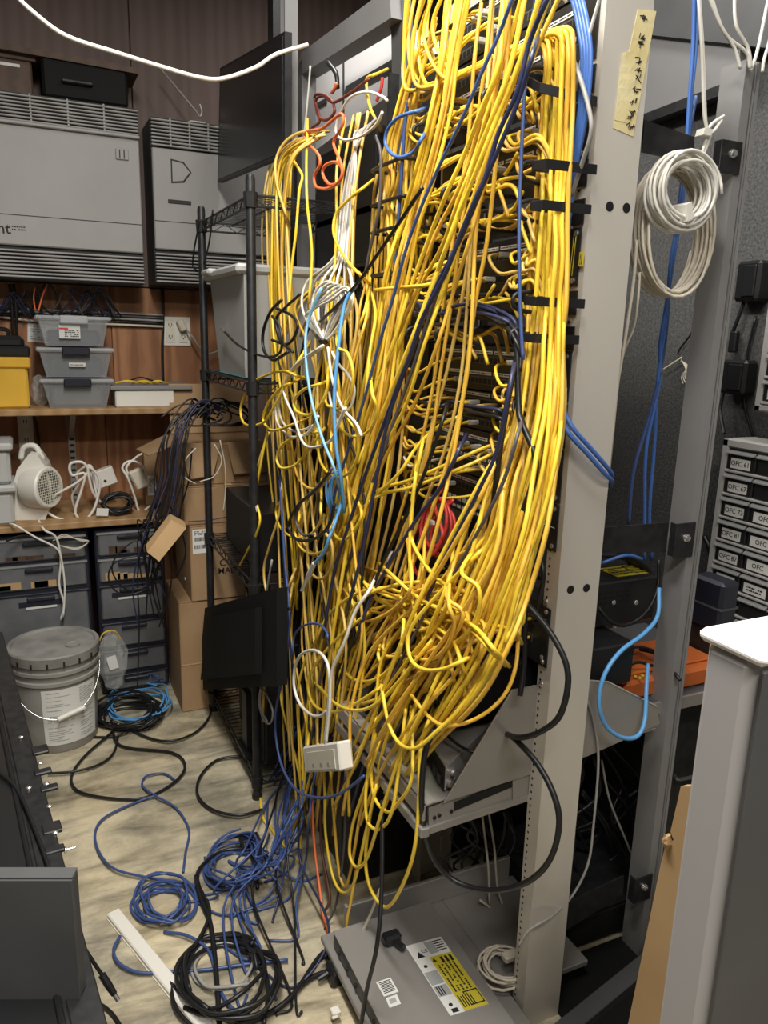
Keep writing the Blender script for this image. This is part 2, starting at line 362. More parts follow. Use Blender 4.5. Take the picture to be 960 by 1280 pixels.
# on top of the cabinets
t = tag(obj('wooden_box', MB().box(-.3, .10, 3.36, 3.53, 2.311, 2.44, .006), 'woodbox'), 'brown wooden box lying on top of the larger grey cabinet', 'box')
obj('paper_sticker', MB().box(-.005, .06, 3.358, 3.36, 2.402, 2.412), 'paper', t)
obj('rim', MB().box(-.31, .115, 3.35, 3.365, 2.425, 2.445, .003), 'woodbox', t)
tag(obj('black_case', MB().box(.13, .43, 3.33, 3.53, 2.311, 2.455, .01), 'matteblack'), 'black flat case standing beside the brown wooden box', 'case')
obj('handle', MB().tube([(.2, 3.33, 2.37), (.2, 3.315, 2.37), (.3, 3.315, 2.37), (.3, 3.33, 2.37)], .006), 'blackmetal', bpy.data.objects['black_case'])
tag(obj('loose_board', MB().obox((-.35, 3.32, 2.452), (.82, 0, -.02), (0, .2, 0), (0, 0, .02)), 'woodbox'), 'thin brown board laid across the wooden box and the black case', 'board')
p0, p1 = at(200, 85, Y=3.4), at(246, 140, Y=3.34)
t = tag(obj('metal_stay', MB().tube([p0, p1], .004, 6), 'steel'), 'thin metal stay slanting down to the narrower grey cabinet', 'rod')
obj('hook', MB().tube(crom([p1, p1+V((.012, 0, -.015)), p1+V((.02, 0, .005)), p1+V((.012, 0, .03))], 4), .004, 6), 'steel', t)
obj('foot_plate', MB().box(p1.x-.03, p1.x+.03, 3.33, 3.37, 2.293, 2.298), 'steel', t)
# dark monitor high on the aisle side, its upright and the rounded grey frame behind
a, b, c, d = at(275, 85, X=.75), at(356, 39, X=.75), at(356, 193, X=.75), at(272, 228, X=.75)
t = thing('wall_monitor', 'large black monitor hung high above the wire shelving', 'monitor', ((a+c)/2))
obj('casing', MB().prism([a, b, c, d], (.022, 0, 0)), 'blackmetal', t)
k = (a+b+c+d)/4
obj('screen', MB().prism([k+(q-k)*.95+V((-.002, 0, 0)) for q in (a, b, c, d)], (.003, 0, 0)), 'screen', t)
obj('mount_arm', MB().box(.8, .84, 2.66, 2.72, 2.2, 2.26).box(.80, .84, 2.66, 2.72, 2.26, 3.0), 'blackmetal', t)
q = at(365, 90, X=.80)
t = thing('strut_channel', 'slim grey strut channel standing beside the black monitor', 'strut', (q.x, q.y, 2.05))
obj('channel', MB().box(.79, .81, q.y-.025, q.y+.025, 2.05, 3.0), 'greypaint', t)
obj('flange', MB().box(.77, .79, q.y-.025, q.y-.019, 2.05, 3.0).box(.77, .79, q.y+.019, q.y+.025, 2.05, 3.0), 'greypaint', t, kind='stuff')
# rounded grey open frame (top of the rack behind)
t = thing('cable_runway', 'heavy grey rounded frame above the orange cables', 'cable runway', (.97, 2.2, 2.2))
lo, hi = at(375, 85, X=.9), at(492, 5, X=.9)
obj('lower_rail', MB().prism([at(372, 96, X=.9), at(376, 66, X=.9), at(486, -16, X=.9), at(489, 22, X=.9)], (.06, 0, 0)), 'greypaint', t)
obj('upright', MB().prism([at(x, y, X=.93) for x, y in ((484, -30), (500, -12), (503, 20), (506, 260), (492, 260), (489, 40), (482, 14))], (.03, 0, 0)), 'greydark', t)
obj('far_upright', MB().box(.9, .95, lo.y-.02, lo.y+.03, 1.4, lo.z+.02), 'greypaint', t)
obj('far_rail', MB().prism([at(430, 118, X=1.0), at(432, 108, X=1.0), at(497, 70, X=1.0), at(497, 80, X=1.0)], (.03, 0, 0)), 'greydark', t)
t = thing('white_wall_cabinet', 'white metal cabinet lit up behind the grey rounded frame', 'cabinet', (1.2, 2.6, 2.2))
obj('body', MB().prism([at(385, 195, X=1.05), at(378, 70, X=1.05), at(489, 30, X=1.05), at(491, 115, X=1.05)], (.25, 0, 0)), 'glare', t)
obj('door_seam', MB().prism([at(428, 142, X=1.048), at(428, 70, X=1.048), at(430, 69, X=1.048), at(430, 141, X=1.048)], (.002, 0, 0)), 'greydark', t)
obj('vent_strip', MB().prism([at(386, 140, X=1.047), at(386, 134, X=1.047), at(408, 122, X=1.047), at(408, 128, X=1.047)], (.003, 0, 0)), 'greydark', t)

# wire shelving
t = thing('wire_shelving', 'black wire shelving unit with four levels and round posts', 'shelving', (.77, 2.52, 0))
WX0, WX1, WY0, WY1 = .595, .93, 2.2, 2.85
post = obj('post', MB().lathe([(.0135, 0), (.0135, 1.9), (.011, 1.91)], (WX0, WY0, .0), k=12).lathe([(.017, 0), (.017, .012)], (WX0, WY0, 0), k=12), 'blackmetal', t, .8)
repeat(post, t, [(0, WY1-WY0, 0), (WX1-WX0, 0, 0), (WX1-WX0, WY1-WY0, 0)])
def wire_shelf(z):
    rim = MB()
    for zz in (z, z-.028):
        rim.tube([(WX0, WY0, zz), (WX1, WY0, zz), (WX1, WY1, zz), (WX0, WY1, zz)], .0035, 6, closed=True)
    s = obj('shelf_frame', rim, 'blackmetal', t)
    zig = MB()
    for p, q, n in (((WX0, WY0), (WX0, WY1), 16), ((WX0, WY0), (WX1, WY0), 8), ((WX0, WY1), (WX1, WY1), 8), ((WX1, WY0), (WX1, WY1), 16)):
        pts = [V((p[0]+(q[0]-p[0])*i/n, p[1]+(q[1]-p[1])*i/n, z-.028*(i % 2))) for i in range(n+1)]
        zig.tube(pts, .0022, 4)
    obj('truss_wire', zig, 'blackmetal', s, kind='stuff')
    wires = MB()
    for i in range(1, 24): y = WY0+(WY1-WY0)*i/24; wires.tube([(WX0, y, z), (WX1, y, z)], .0018, 4)
    for x in (WX0+.11, WX0+.22): wires.tube([(x, WY0, z-.003), (x, WY1, z-.003)], .003, 4)
    obj('deck_wire', wires, 'blackmetal', s, kind='stuff')
    col = obj('collar', MB().lathe([(.018, 0), (.02, .04)], (WX0, WY0, z-.034), k=12), 'blackmetal', s)
    for d in ((0, WY1-WY0, 0), (WX1-WX0, 0, 0), (WX1-WX0, WY1-WY0, 0)):
        c = col.copy(); C.objects.link(c); c.parent = s; c.location = V(d)
for z in (1.86, 1.348, .733, .075): wire_shelf(z)
# milky tote on the second level
t = thing('plastic_tote', 'milky plastic tote standing on the black wire shelving', 'bin', (.74, 2.55, 1.35))
tb = MB(); rims = [(.625, .86, 2.4, 2.74, 1.352), (.61, .9, 2.34, 2.8, 1.66)]
v = []
for x0, x1, y0, y1, z in rims: v += [(x0, y0, z), (x1, y0, z), (x1, y1, z), (x0, y1, z)]
tb.add(v, [(0, 3, 2, 1), (0, 1, 5, 4), (1, 2, 6, 5), (2, 3, 7, 6), (3, 0, 4, 7)])
obj('body', tb, 'tote', t)
obj('lid', MB().box(.585, .91, 2.33, 2.81, 1.661, 1.69, .008), 'tote', t)
obj('handle', MB().box(.57, .61, 2.66, 2.76, 1.672, 1.694, .008), 'tote', t)
obj('base', MB().box(.62, .86, 2.395, 2.745, 1.3515, 1.3535), 'teal', t)
# monitor leaning on the wire shelving
a, b, c, d = V((.53, 2.72, .53)), V((.66, 2.24, .62)), V((.66, 2.24, .26)), V((.50, 2.76, .17))
n = (b-a).cross(d-a).normalized(); n = n if n.x > 0 else -n
t = thing('old_monitor', 'black flat monitor turned face-in on the wire shelving', 'monitor', (.6, 2.5, .17))
a, b, c, d = at(256, 760, X=.56), at(346, 735, X=.56), at(346, 858, X=.56), at(247, 862, X=.56)
obj('back_casing', MB().prism([a, b, c, d], (.03, 0, 0)), 'matteblack', t)
k = (a+b+c+d)/4
obj('back_hump', MB().prism([k+(q-k)*.72+V((-.02, 0, 0)) for q in (a, b, c, d)], (.021, 0, 0)), 'matteblack', t)
obj('stand', MB().box(.585, .66, k.y-.06, k.y+.06, .078, .09).box(.6, .62, k.y-.03, k.y+.03, .09, .3), 'blackmetal', t)
for i, (z, y0, y1, lb, cat, mm) in enumerate(((.735, 2.3, 2.75, 'dark slab of equipment lying on the third level of the wire shelving', 'equipment', 'blacksat'), (.077, 2.25, 2.6, 'dark equipment chassis on the lowest level of the wire shelving', 'equipment', 'blackmetal'))):
    t = tag(obj('equipment_chassis', MB().box(.64, .92, y0, y1, z+.002, z+(.20, .42)[i], .004), mm), lb, cat)
    obj('front_panel', MB().box(.637, .64, y0+.01, y1-.01, z+.012, z+(.19, .41)[i]), 'port', t)
# cardboard boxes
def carton(name, label, x0, x1, y0, y1, z0, z1, rot=0, group='cardboard boxes stacked beside the drawers', mm='card', tapes=True, flaps=None):
    cx, cy = (x0+x1)/2, (y0+y1)/2; cs, sn = math.cos(rot), math.sin(rot)
    R = lambda x, y, z: V((cx+(x-cx)*cs-(y-cy)*sn, cy+(x-cx)*sn+(y-cy)*cs, z))
    t = thing(name, label, 'box', (cx, cy, z0), group)
    o = R(x0, y0, z0)
    ex, ey = R(x1, y0, z0)-o, R(x0, y1, z0)-o
    obj('carton_body', MB().obox(o, ex, ey, (0, 0, z1-z0-.002), .004), mm, t)
    fl = MB()
    if flaps is None:
        for s_ in (0, .5): obj('flap', MB().obox(o+V((0, 0, z1-z0-.002))+ex*(s_+.002), ex*.496, ey, (0, 0, .003)), mm, t)
        obj('tape', MB().obox(o+V((0, 0, z1-z0+.001))+ex*.46-ey*.002, ex*.08, ey*1.0, (0, 0, .0008)), 'tape', t)
    return t, o, ex, ey
t, o, ex, ey = carton('cardboard_box', 'largest cardboard box standing on the floor under the others', .476, .80, 2.872, 3.18, .0, .462)
obj('crease', MB().box(.476, .80, 2.870, 2.872, .20, .204), 'cardlit', t)
t, o, ex, ey = carton('cardboard_box', 'cardboard box with a white barcode label and printed capitals', .525, .84, 2.865, 3.2, .463, .765)
lab = obj('shipping_label', MB().panel((.565, 2.8645, .705), (1, 0, 0), (0, 0, 1), .062, .095), 'paper', t)
bc = MB()
for r in (.715, .685):
    x = .541
    while x < .589:
        w_ = random.choice((.0012, .002, .003)); bc.box(x, x+w_, 2.8632, 2.8637, r-.009, r+.006); x += w_+random.choice((.0012, .002))
obj('barcode', bc, 'ink', lab, kind='stuff')
obj('small_print', marks(MB(), (.565, 2.8634, .738), (1, 0, 0), (0, 0, 1), .05, .018, 3), 'ink', lab, kind='stuff')
text('lettering', 'C', (.648, 2.8648, .610), (1, 0, 0), (0, 0, 1), .04, 'ink', t)
text('lettering', 'MAD', (.666, 2.8648, .577), (1, 0, 0), (0, 0, 1), .034, 'ink', t)
for z in (.70, .60, .52): obj('staple', MB().disc((.524, 2.99, z), (-1, 0, 0), .01, .004), 'zinc', t)
t, o, ex, ey = carton('cardboard_box', 'plain cardboard box between the barcode box and the open box', .51, .85, 2.88, 3.2, .766, .915)
t, o, ex, ey = carton('cardboard_box', 'open cardboard box with drooping flaps under the black cable tangle', .50, .84, 2.90, 3.2, .916, 1.075, flaps=0)
for q in ([(.50, 2.90, 1.075), (.66, 2.90, 1.075), (.62, 2.872, .955), (.53, 2.872, .945)], [(.68, 2.90, 1.075), (.84, 2.90, 1.075), (.86, 2.872, .96), (.70, 2.872, .955)],
          [(.50, 2.92, 1.075), (.50, 3.18, 1.075), (.38, 3.17, 1.02), (.395, 2.93, 1.03)], [(.52, 3.2, 1.075), (.84, 3.2, 1.075), (.85, 3.26, 1.27), (.53, 3.26, 1.27)]):
    obj('flap', MB().prism(q, (0, -.002, .004)), 'card', t)
t = tag(obj('cardboard_scrap', MB().prism([at(214, 650, Y=2.70), at(233, 660, Y=2.68), at(199, 702, Y=2.64), at(184, 690, Y=2.66)], (.003, .05, .012)), 'cardlit'), 'torn slanting strip of cardboard caught in the hanging dark cables', 'cardboard')
# drawer towers under the low shelf
def drawer_tower(label, x0, x1, hs, yf, yb, ztop):
    t = thing('drawer_tower', label, 'drawers', ((x0+x1)/2, yf+.15, 0), 'navy drawer towers under the low shelf')
    obj('frame', MB().box(x0, x1, yf+.012, yb, .012, ztop, .006), 'navyplastic', t)
    z = ztop
    for i, h in enumerate(hs):
        z1, z0 = z-.012, z-h+.004
        d = obj('drawer', MB().box(x0+.014, x1-.014, yf, yf+.02, z0, z1, .006), 'drawer', t)
        obj('rim', MB().box(x0+.008, x1-.008, yf-.006, yf+.012, z1-.006, z1+.002, .002), 'cleardrawer' if i < 2 else 'navyplastic', d)
        obj('handle', MB().box((x0+x1)/2-.05, (x0+x1)/2+.05, yf-.016, yf, z1-.026, z1-.010, .004), 'navyplastic', d)
        stuffm = MB()
        for k in range(4):
            xx = random.uniform(x0+.03, x1-.1); stuffm.box(xx, xx+random.uniform(.03, .08), yf-.001, yf, z0+.008, z0+.012+random.uniform(.005, (z1-z0)*.3))
        if i < 2: obj('contents', stuffm, 'woodbox' if i == 0 else 'cardlit', d, kind='stuff')
        if h > .15: obj('white_strip', MB().box((x0+x1)/2-.055, (x0+x1)/2+.055, yf-.004, yf, z1-.06, z1-.052), 'paper', d)
        if h > .15: obj('recess', MB().box((x0+x1)/2-.08, (x0+x1)/2+.08, yf-.003, yf, z1-.05, z1-.03), 'navyplastic', d)
        z -= h
    return t
drawer_tower('wide navy drawer tower behind the grey bucket', -.19, .178, (.105, .115, .22, .24), 3.12, 3.5, .712)
drawer_tower('narrower navy drawer tower beside the cardboard boxes', .20, .468, (.11, .11, .16, .12, .11, .08), 3.12, 3.5, .712)
tag(obj('tangled_leads', MB().tube(crom([at(8, 676, Y=3.05), at(30, 670, Y=3.09), at(60, 676, Y=3.1), at(98, 674, Y=3.1), at(112, 678, Y=3.09)], 5), .005), 'black'), 'thin dark lead lying along the top drawer of the wide tower', 'cable')
# grey bucket
BC = V((.024, 2.86, 0))
t = thing('plastic_bucket', 'grey lidded plastic bucket with a paper label on its side', 'bucket', BC)
obj('pail', MB().lathe([(.128, 0), (.132, .006), (.136, .10), (.141, .24), (.141, .262), (.149, .264), (.149, .276), (.142, .279), (.143, .30), (.151, .302), (.151, .314), (.144, .317), (.145, .345)], BC, k=48), 'pail', t, .6)
lid = obj('lid', MB().lathe([(.150, .335), (.155, .338), (.157, .372), (.153, .378), (.143, .378), (.139, .370), (.0, .372)], BC, k=48), 'lid', t, .6)
obj('spout_cap', MB().lathe([(.026, .372), (.026, .376), (.020, .377), (.018, .374), (.0, .374)], BC+V((.062, -.04, 0)), k=20), 'lid', lid, .6)
notch = MB()
for i in range(18):
    a = i*math.pi/9; notch.obox(BC+V((.1585*math.cos(a), .1585*math.sin(a), .338))-V((-math.sin(a), math.cos(a), 0))*.003, V((-math.sin(a), math.cos(a), 0))*.006, V((math.cos(a), math.sin(a), 0))*-.004, V((0, 0, .018)))
obj('lid_notch', notch, 'ink', lid, kind='stuff')
def cyl_patch(a0, a1, z0, z1, r0, r1, n=10, th=.001):
    mb = MB(); vs = []
    for i in range(n+1):
        a = a0+(a1-a0)*i/n
        for r, z in ((r0, z0), (r1, z1), (r1+th, z1), (r0+th, z0)): vs.append(BC+V((r*math.cos(a), r*math.sin(a), z)))
    fs = [(0, 1, 2, 3), (4*n+3, 4*n+2, 4*n+1, 4*n)]
    for i in range(n):
        for k in range(4): fs.append((4*i+k, 4*i+4+k, 4*i+4+(k+1) % 4, 4*i+(k+1) % 4))
    return mb.add(vs, fs)
A0, A1 = math.radians(-112), math.radians(-28)
lab = obj('paper_label', cyl_patch(A0, A1, .035, .25, .1345, .1425, 12), 'paper', t)
pr = MB()
rnd = random.Random(3)
for i in range(26):
    z = .05+i*.0075
    for a0_, a1_ in ((-.106, -.066), (-.060, -.032)):
        if rnd.random() < .7:
            aa = math.radians(a0_*1000); ab = math.radians(a0_*1000+(a1_-a0_)*1000*rnd.uniform(.4, .95)); r = .1345+.008*(z-.035)/.215+.0012
            pr.v, pr.f = pr.v, pr.f
            q = cyl_patch(aa, ab, z, z+.0028, r, r, 3, .0004); pr.add(q.v, q.f)
obj('small_print', pr, 'labelgrey', lab, kind='stuff')
bl = []
for i in range(13):
    a = math.pi*(1.0+i/12.0); s_ = math.sin(math.pi*i/12)
    bl.append(BC+V((.153*math.cos(a)*1.0, .155*math.sin(a)*1.0, .30-.155*s_)))
obj('bail_wire', MB().tube(crom(bl, 3), .0022, 6), 'zinc', t, True)
h0, h1 = BC+V((-.005, -.161, .148)), BC+V((.085, -.140, .168))
obj('grip', MB().tube([h0, h1], .009, 10), 'whiteplastic', t, .8)
for s_ in (-1, 1): obj('ear', MB().disc(BC+V((s_*.148, 0, .30)), (s_, 0, 0), .02, .008), 'pail', t)
# crumpled plastic bag beside the bucket
def blob(o, r, seed, amp=.25, seg=(14, 10)):
    rr = random.Random(seed); mb = MB(); vs = []
    for i in range(seg[1]+1):
        th = math.pi*i/seg[1]
        for j in range(seg[0]):
            ph = 2*math.pi*j/seg[0]; k = 1+rr.uniform(-amp, amp)
            vs.append(V(o)+V((r[0]*math.sin(th)*math.cos(ph)*k, r[1]*math.sin(th)*math.sin(ph)*k, r[2]*math.cos(th)*(1+rr.uniform(-amp, amp)*.3))))
    fs = [(i*seg[0]+j, i*seg[0]+(j+1) % seg[0], (i+1)*seg[0]+(j+1) % seg[0], (i+1)*seg[0]+j) for i in range(seg[1]) for j in range(seg[0])]
    return mb.add(vs, [f[::-1] for f in fs])
bp = at(140, 815, Y=3.0)
t = tag(obj('plastic_bag', blob((bp.x, 2.98, .22), (.055, .04, .12), 5, .2), 'bag'), 'crumpled clear plastic bag hung beside the grey bucket', 'bag')
obj('paper_tag', MB().panel((bp.x-.005, 2.935, .23), (1, 0, .2), (-.2, 0, 1), .035, .055), 'paper', t)
obj('tie_cord', MB().tube(crom([(bp.x-.05, 2.97, .30), (bp.x-.03, 2.96, .345), (bp.x+.01, 2.96, .35), (bp.x+.03, 2.97, .31)], 5), .003), 'amber', t)

# things on the upper shelf
SZ = 1.182
t = thing('toolbox', 'yellow plastic toolbox with a black lid', 'toolbox', (-.1, 3.3, SZ))
obj('body', MB().box(-.26, .008, 3.25, 3.45, SZ, 1.345, .008), 'yellowbox', t)
obj('rim', MB().box(-.27, .020, 3.242, 3.458, 1.333, 1.375, .006), 'yellowbox', t)
obj('lid', MB().box(-.27, .022, 3.238, 3.462, 1.376, 1.415, .008).box(-.255, .005, 3.255, 3.445, 1.405, 1.452, .015), 'blacksat', t, kind='stuff')
obj('handle', MB().tube(crom([(-.2, 3.34, 1.45), (-.19, 3.34, 1.475), (-.06, 3.34, 1.475), (-.05, 3.34, 1.45)], 4), .008), 'blacksat', t)
obj('latch', MB().box(-.19, -.16, 3.232, 3.242, 1.34, 1.40, .003), 'blacksat', t)
labs = ('topmost of three clear lidded containers, with a red and white label', 'middle one of three stacked clear lidded containers, with a white label strip', 'lowest of three stacked clear lidded containers, without a label')
zz = SZ
for i, lb in zip((2, 1, 0), labs[::-1]):
    h = .118
    x0, x1 = .078-.004*(i == 1), .285+.006*(i == 1)
    t = thing('storage_container', lb, 'container', (.18, 3.35, zz), 'clear containers stacked beside the toolbox')
    v = []
    for e, z in ((.0, zz), (.020, zz+h-.02)): v += [(x0-e, 3.26-e, z), (x1+e, 3.26-e, z), (x1+e, 3.46+e, z), (x0-e, 3.46+e, z)]
    obj('body', MB().add(v, [(0, 3, 2, 1), (0, 1, 5, 4), (1, 2, 6, 5), (2, 3, 7, 6), (3, 0, 4, 7)]), 'clearbox', t)
    obj('lid', MB().box(x0-.032, x1+.032, 3.228, 3.492, zz+h-.022, zz+h-.006, .005), 'clearlid', t)
    obj('latch', MB().box((x0+x1)/2-.05, (x0+x1)/2+.05, 3.216, 3.23, zz+h-.034, zz+h-.004, .004), 'navyplastic' if i else 'clearlid', t)
    obj('contents', MB().box(x0+.01, x1-.01, 3.27, 3.45, zz+.003, zz+(.075, .07, .06)[2-i], .01), 'navyplastic' if i < 2 else 'greydark', t)
    if i == 0:
        l = obj('label_card', MB().panel((.165, 3.2415, zz+.053), (1, 0, 0), (0, -.13, 1), .075, .05), 'paper', t)
        obj('red_print', MB().box(.128, .16, 3.2385, 3.2395, zz+.062, zz+.074), 'red', l)
        obj('small_print', marks(MB(), (.172, 3.2395, zz+.048), (1, 0, 0), (0, -.13, 1), .05, .03, 4), 'ink', l, kind='stuff')
    if i == 1:
        l = obj('label_card', MB().panel((.185, 3.2415, zz+.048), (1, 0, 0), (0, -.13, 1), .06, .016), 'paper', t)
        obj('small_print', marks(MB(), (.185, 3.24, zz+.048), (1, 0, 0), (0, -.13, 1), .05, .006, 1, .95), 'ink', l, kind='stuff')
    zz += h+.0005
t = thing('white_device', 'long white flat device with a grey lid beside the clear containers', 'device', (.43, 3.3, SZ))
obj('body', MB().box(.318, .548, 3.235, 3.42, SZ, 1.25, .005), 'whiteplastic', t)
obj('lid', MB().box(.300, .62, 3.225, 3.44, 1.252, 1.268, .003), 'greypaint', t)
for i in range(3):
    pts = crom([(.33+.06*i, 3.3, 1.275), (.37+.06*i, 3.27, 1.285), (.42+.05*i, 3.29, 1.277), (.46+.04*i, 3.33, 1.274)], 5)
    tag(obj('yellow_lead', MB().tube(pts, .004), 'yellow'), 'short yellow lead lying on the grey lid of the white device', 'cable', 'yellow leads on the white device')
tag(obj('black_lead', MB().tube(crom([(.38, 3.28, 1.285), (.42, 3.26, 1.30), (.47, 3.28, 1.286), (.52, 3.3, 1.276)], 5), .003), 'black'), 'short black lead lying on the lid of the white device', 'cable')
bg = tag(obj('plastic_bag', blob((.045, 3.36, SZ+.06), (.035, .05, .06), 9, .2), 'bag'), 'small clear plastic bag squeezed between the toolbox and the containers', 'bag')
tag(obj('paper_sheet', MB().panel((.075, 3.538, 1.46), (1, 0, -.08), (.08, 0, 1), .11, .075), 'paper'), 'white printed paper pinned to the plywood behind the toolbox', 'paper')
obj('small_print', marks(MB(), (.075, 3.5368, 1.46), (1, 0, -.08), (.08, 0, 1), .09, .06, 6), 'labelgrey', bpy.data.objects['paper_sheet'], kind='stuff')
t = thing('outlet_plate', 'white double socket plate on the plywood with a plug in it', 'socket', (.617, 3.54, 1.48))
obj('plate', MB().box(.56, .678, 3.532, 3.54, 1.42, 1.545, .003), 'whiteplastic', t)
for x in (.59, .645):
    s = obj('receptacle', MB().box(x-.018, x+.018, 3.529, 3.532, 1.435, 1.53, .004), 'offwhite', t)
    sl = MB()
    for z in (1.462, 1.512):
        sl.box(x-.008, x-.005, 3.5283, 3.529, z-.005, z+.005).box(x+.005, x+.008, 3.5283, 3.529, z-.005, z+.005).disc((x, 3.529, z-.010), (0, -1, 0), .003, .0007, 8)
    obj('slot', sl, 'ink', s, kind='stuff')
t = tag(obj('plug_lead', MB().tube(crom([(.655, 3.50, 1.49), (.675, 3.47, 1.46), (.70, 3.46, 1.42), (.74, 3.47, 1.39), (.83, 3.49, 1.42)], 6), .004), 'grey'), 'grey mains lead plugged into the white socket plate', 'cable')
obj('plug', MB().obox((.612, 3.495, 1.525), (.028, 0, .012), (0, .035, 0), (.02, 0, -.045), .005), 'cream', t)
t = thing('outlet_strip', 'cream multi-outlet strip fixed upright above the fan heater', 'socket strip', (-.02, 3.53, 1.0))
obj('plate', MB().box(-.045, .015, 3.531, 3.54, .90, 1.145, .003), 'offwhite', t)
for i in range(3):
    z = .95+i*.075
    s = obj('receptacle', MB().box(-.03, 0, 3.528, 3.531, z-.026, z+.026, .004), 'whiteplastic', t)
    obj('slot', MB().box(-.022, -.019, 3.5272, 3.528, z-.006, z+.008).box(-.011, -.008, 3.5272, 3.528, z-.006, z+.008), 'ink', s, kind='stuff')
def lead(name, label, pts, r, m, group=None, cat='cable', k=6, sub=6):
    p = crom(pts, sub); mb = MB().tube(p, r, k)
    return tag(obj(name, mb, m, None, True, loc=p[0]), label, cat, group)
lead('power_lead', 'dark lead dropping past the cream outlet strip', [(.0, 3.51, 1.155), (.025, 3.51, 1.10), (.03, 3.505, .95), (.02, 3.5, .80)], .006, 'black')
lead('conduit_cable', 'black cable running straight down the plywood beside the socket plate', [at(203, 360, Y=3.53), at(204, 400, Y=3.53), at(203, 440, Y=3.53), at(204, 480, Y=3.53)], .006, 'black')
for i in range(5):
    y = 390+i*3.6; j = random.uniform(-3, 3)
    lead('wall_cable', 'grey cable in the bundle run along the wall under the larger cabinet', [at(-20, y-8+j, Y=3.52), at(40, y-6-j, Y=3.52), at(90, y+j*.4, Y=3.515), at(140, y+1, Y=3.52), at(204, y+4, Y=3.525)], .005, ('grey', 'slate', 'grey', 'black', 'cream')[i], 'grey cables along the wall under the cabinet')
for i in range(16):
    x = random.uniform(2, 128); h = random.uniform(365, 380)
    lead('tangled_wire', 'dark wire in the tangle under the larger grey cabinet', [at(x-20, 392, Y=3.48), at(x-8, h+5, Y=3.46), at(x+random.uniform(-4, 6), h-12, Y=3.45), at(x+14, h+4, Y=3.46), at(x+24+random.uniform(-8, 8), 396, Y=3.48)], .004, random.choice(('black', 'slate', 'black', 'navy')), 'dark wires under the larger cabinet')
lead('orange_wire', 'short straight orange wire in the dark tangle under the larger cabinet', [at(44, 388, Y=3.42), at(42, 372, Y=3.42), at(44, 358, Y=3.42)], .003, 'orange')
lead('orange_wire', 'bright orange wire slanting up above the clear containers', [at(48, 389, Y=3.42), at(53, 370, Y=3.42), at(59, 355, Y=3.42)], .0035, 'orange')
for x, lb in ((20, 'black cable dropping past the toolbox lid'), (15, 'thin black cable beside the dark tangle above the toolbox')):
    lead('drop_cable', lb, [at(x-3, 355, Y=3.46), at(x, 385, Y=3.46), at(x+1, 415, Y=3.47), at(x+2, 450, Y=3.5)], .006, 'black')

# things on the low shelf
LZ = .757
t = thing('fan_heater', 'white round fan heater with a carrying handle on the low shelf', 'heater', (.0, 3.25, LZ))
ax = V((.75, -.62, .06)).normalized(); fc = V((.035, 3.185, .885))
prof = [(-.105, LZ), (.03, LZ), (.055, .82), (.06, .9), (.045, .965), (.02, 1.01), (-.01, 1.015), (-.055, .955), (-.085, .85)]
obj('housing', MB().prism([(x, 3.19-.25*(x), z) for x, z in prof], (.02, .13, 0)), 'whiteplastic', t)
obj('drum', MB().lathe([(.075, -.06), (.081, -.05), (.081, .02), (.076, .026), (.066, .026), (.066, .014), (.0, .014)], fc, ax, 28), 'whiteplastic', t, .6)
gr = MB(); a = V((0, 0, 1)).cross(ax).normalized(); b = ax.cross(a)
for i in range(-6, 7):
    d = i*.0105; h = math.sqrt(.070**2-d*d)
    gr.tube([fc+ax*.024+a*d-b*h, fc+ax*.024+a*d+b*h], .0013, 4); gr.tube([fc+ax*.026+b*d-a*h, fc+ax*.026+b*d+a*h], .0013, 4)
obj('grille', gr, 'offwhite', t, kind='stuff')
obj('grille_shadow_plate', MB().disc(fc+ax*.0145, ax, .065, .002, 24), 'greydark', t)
obj('handle', MB().tube(crom([(-.04, 3.27, .985), (-.025, 3.265, 1.03), (.015, 3.255, 1.035), (.04, 3.25, .98)], 5), .011, 8), 'whiteplastic', t, True)
kp = V((.0, 3.188, .86)); kn = V((-.24, -1, 0)).normalized()
kb = obj('control_knob', MB().disc(kp, kn, .017, .012, 16), 'offwhite', t)
obj('dial_mark', marks(MB(), kp+V((0, -.002, .026)), (1, -.24, 0), (0, 0, 1), .05, .02, 3), 'labelgrey', kb, kind='stuff')
for i, (z0, lb) in enumerate(((.758, 'lower of two milky lidded bins at the end of the low shelf'), (.915, 'upper of two milky lidded bins at the end of the low shelf'))):
    t = thing('plastic_bin', lb, 'bin', (-.2, 3.2, z0), 'milky bins on the low shelf')
    obj('body', MB().box(-.36, -.075, 3.12, 3.32, z0, z0+.125, .012), 'tote', t)
    obj('lid', MB().box(-.37, -.062, 3.105, 3.33, z0+.126, z0+.155, .008), 'tote', t)
def px(pts, Y): return [at(p[0], p[1], Y=Y + (p[2] if len(p) > 2 else 0)) for p in pts]
t = lead('extension_cord', 'white extension cord thrown in loops beside the fan heater', px([(116, 655, -.06), (70, 647), (57, 628), (95, 604), (110, 590), (103, 578), (88, 580), (90, 594), (106, 592), (102, 612), (94, 640), (105, 650), (118, 635), (125, 605), (119, 590), (110, 586), (116, 615), (126, 628, .03)], 3.19), .0055, 'white')
lead('extension_cord', 'second white cord looped up against the white box', px([(95, 640, .03), (90, 620), (98, 606), (96, 592), (113, 582), (118, 605), (121, 630), (110, 650)], 3.23), .005, 'white')
t = lead('extension_cord', 'white cord with a cream three-way socket looping beside the black coil', px([(188, 632), (175, 640), (168, 620), (160, 598), (153, 585), (160, 577), (172, 578), (181, 588), (179, 602), (166, 600), (158, 585), (170, 572), (178, 567)], 3.24), .005, 'white')
sp = at(172, 600, Y=3.21); obj('socket_block', MB().obox(sp+V((-.035, 0, .03)), (.05, 0, .02), (0, .035, 0), (.035, 0, -.075), .006), 'cream', t)
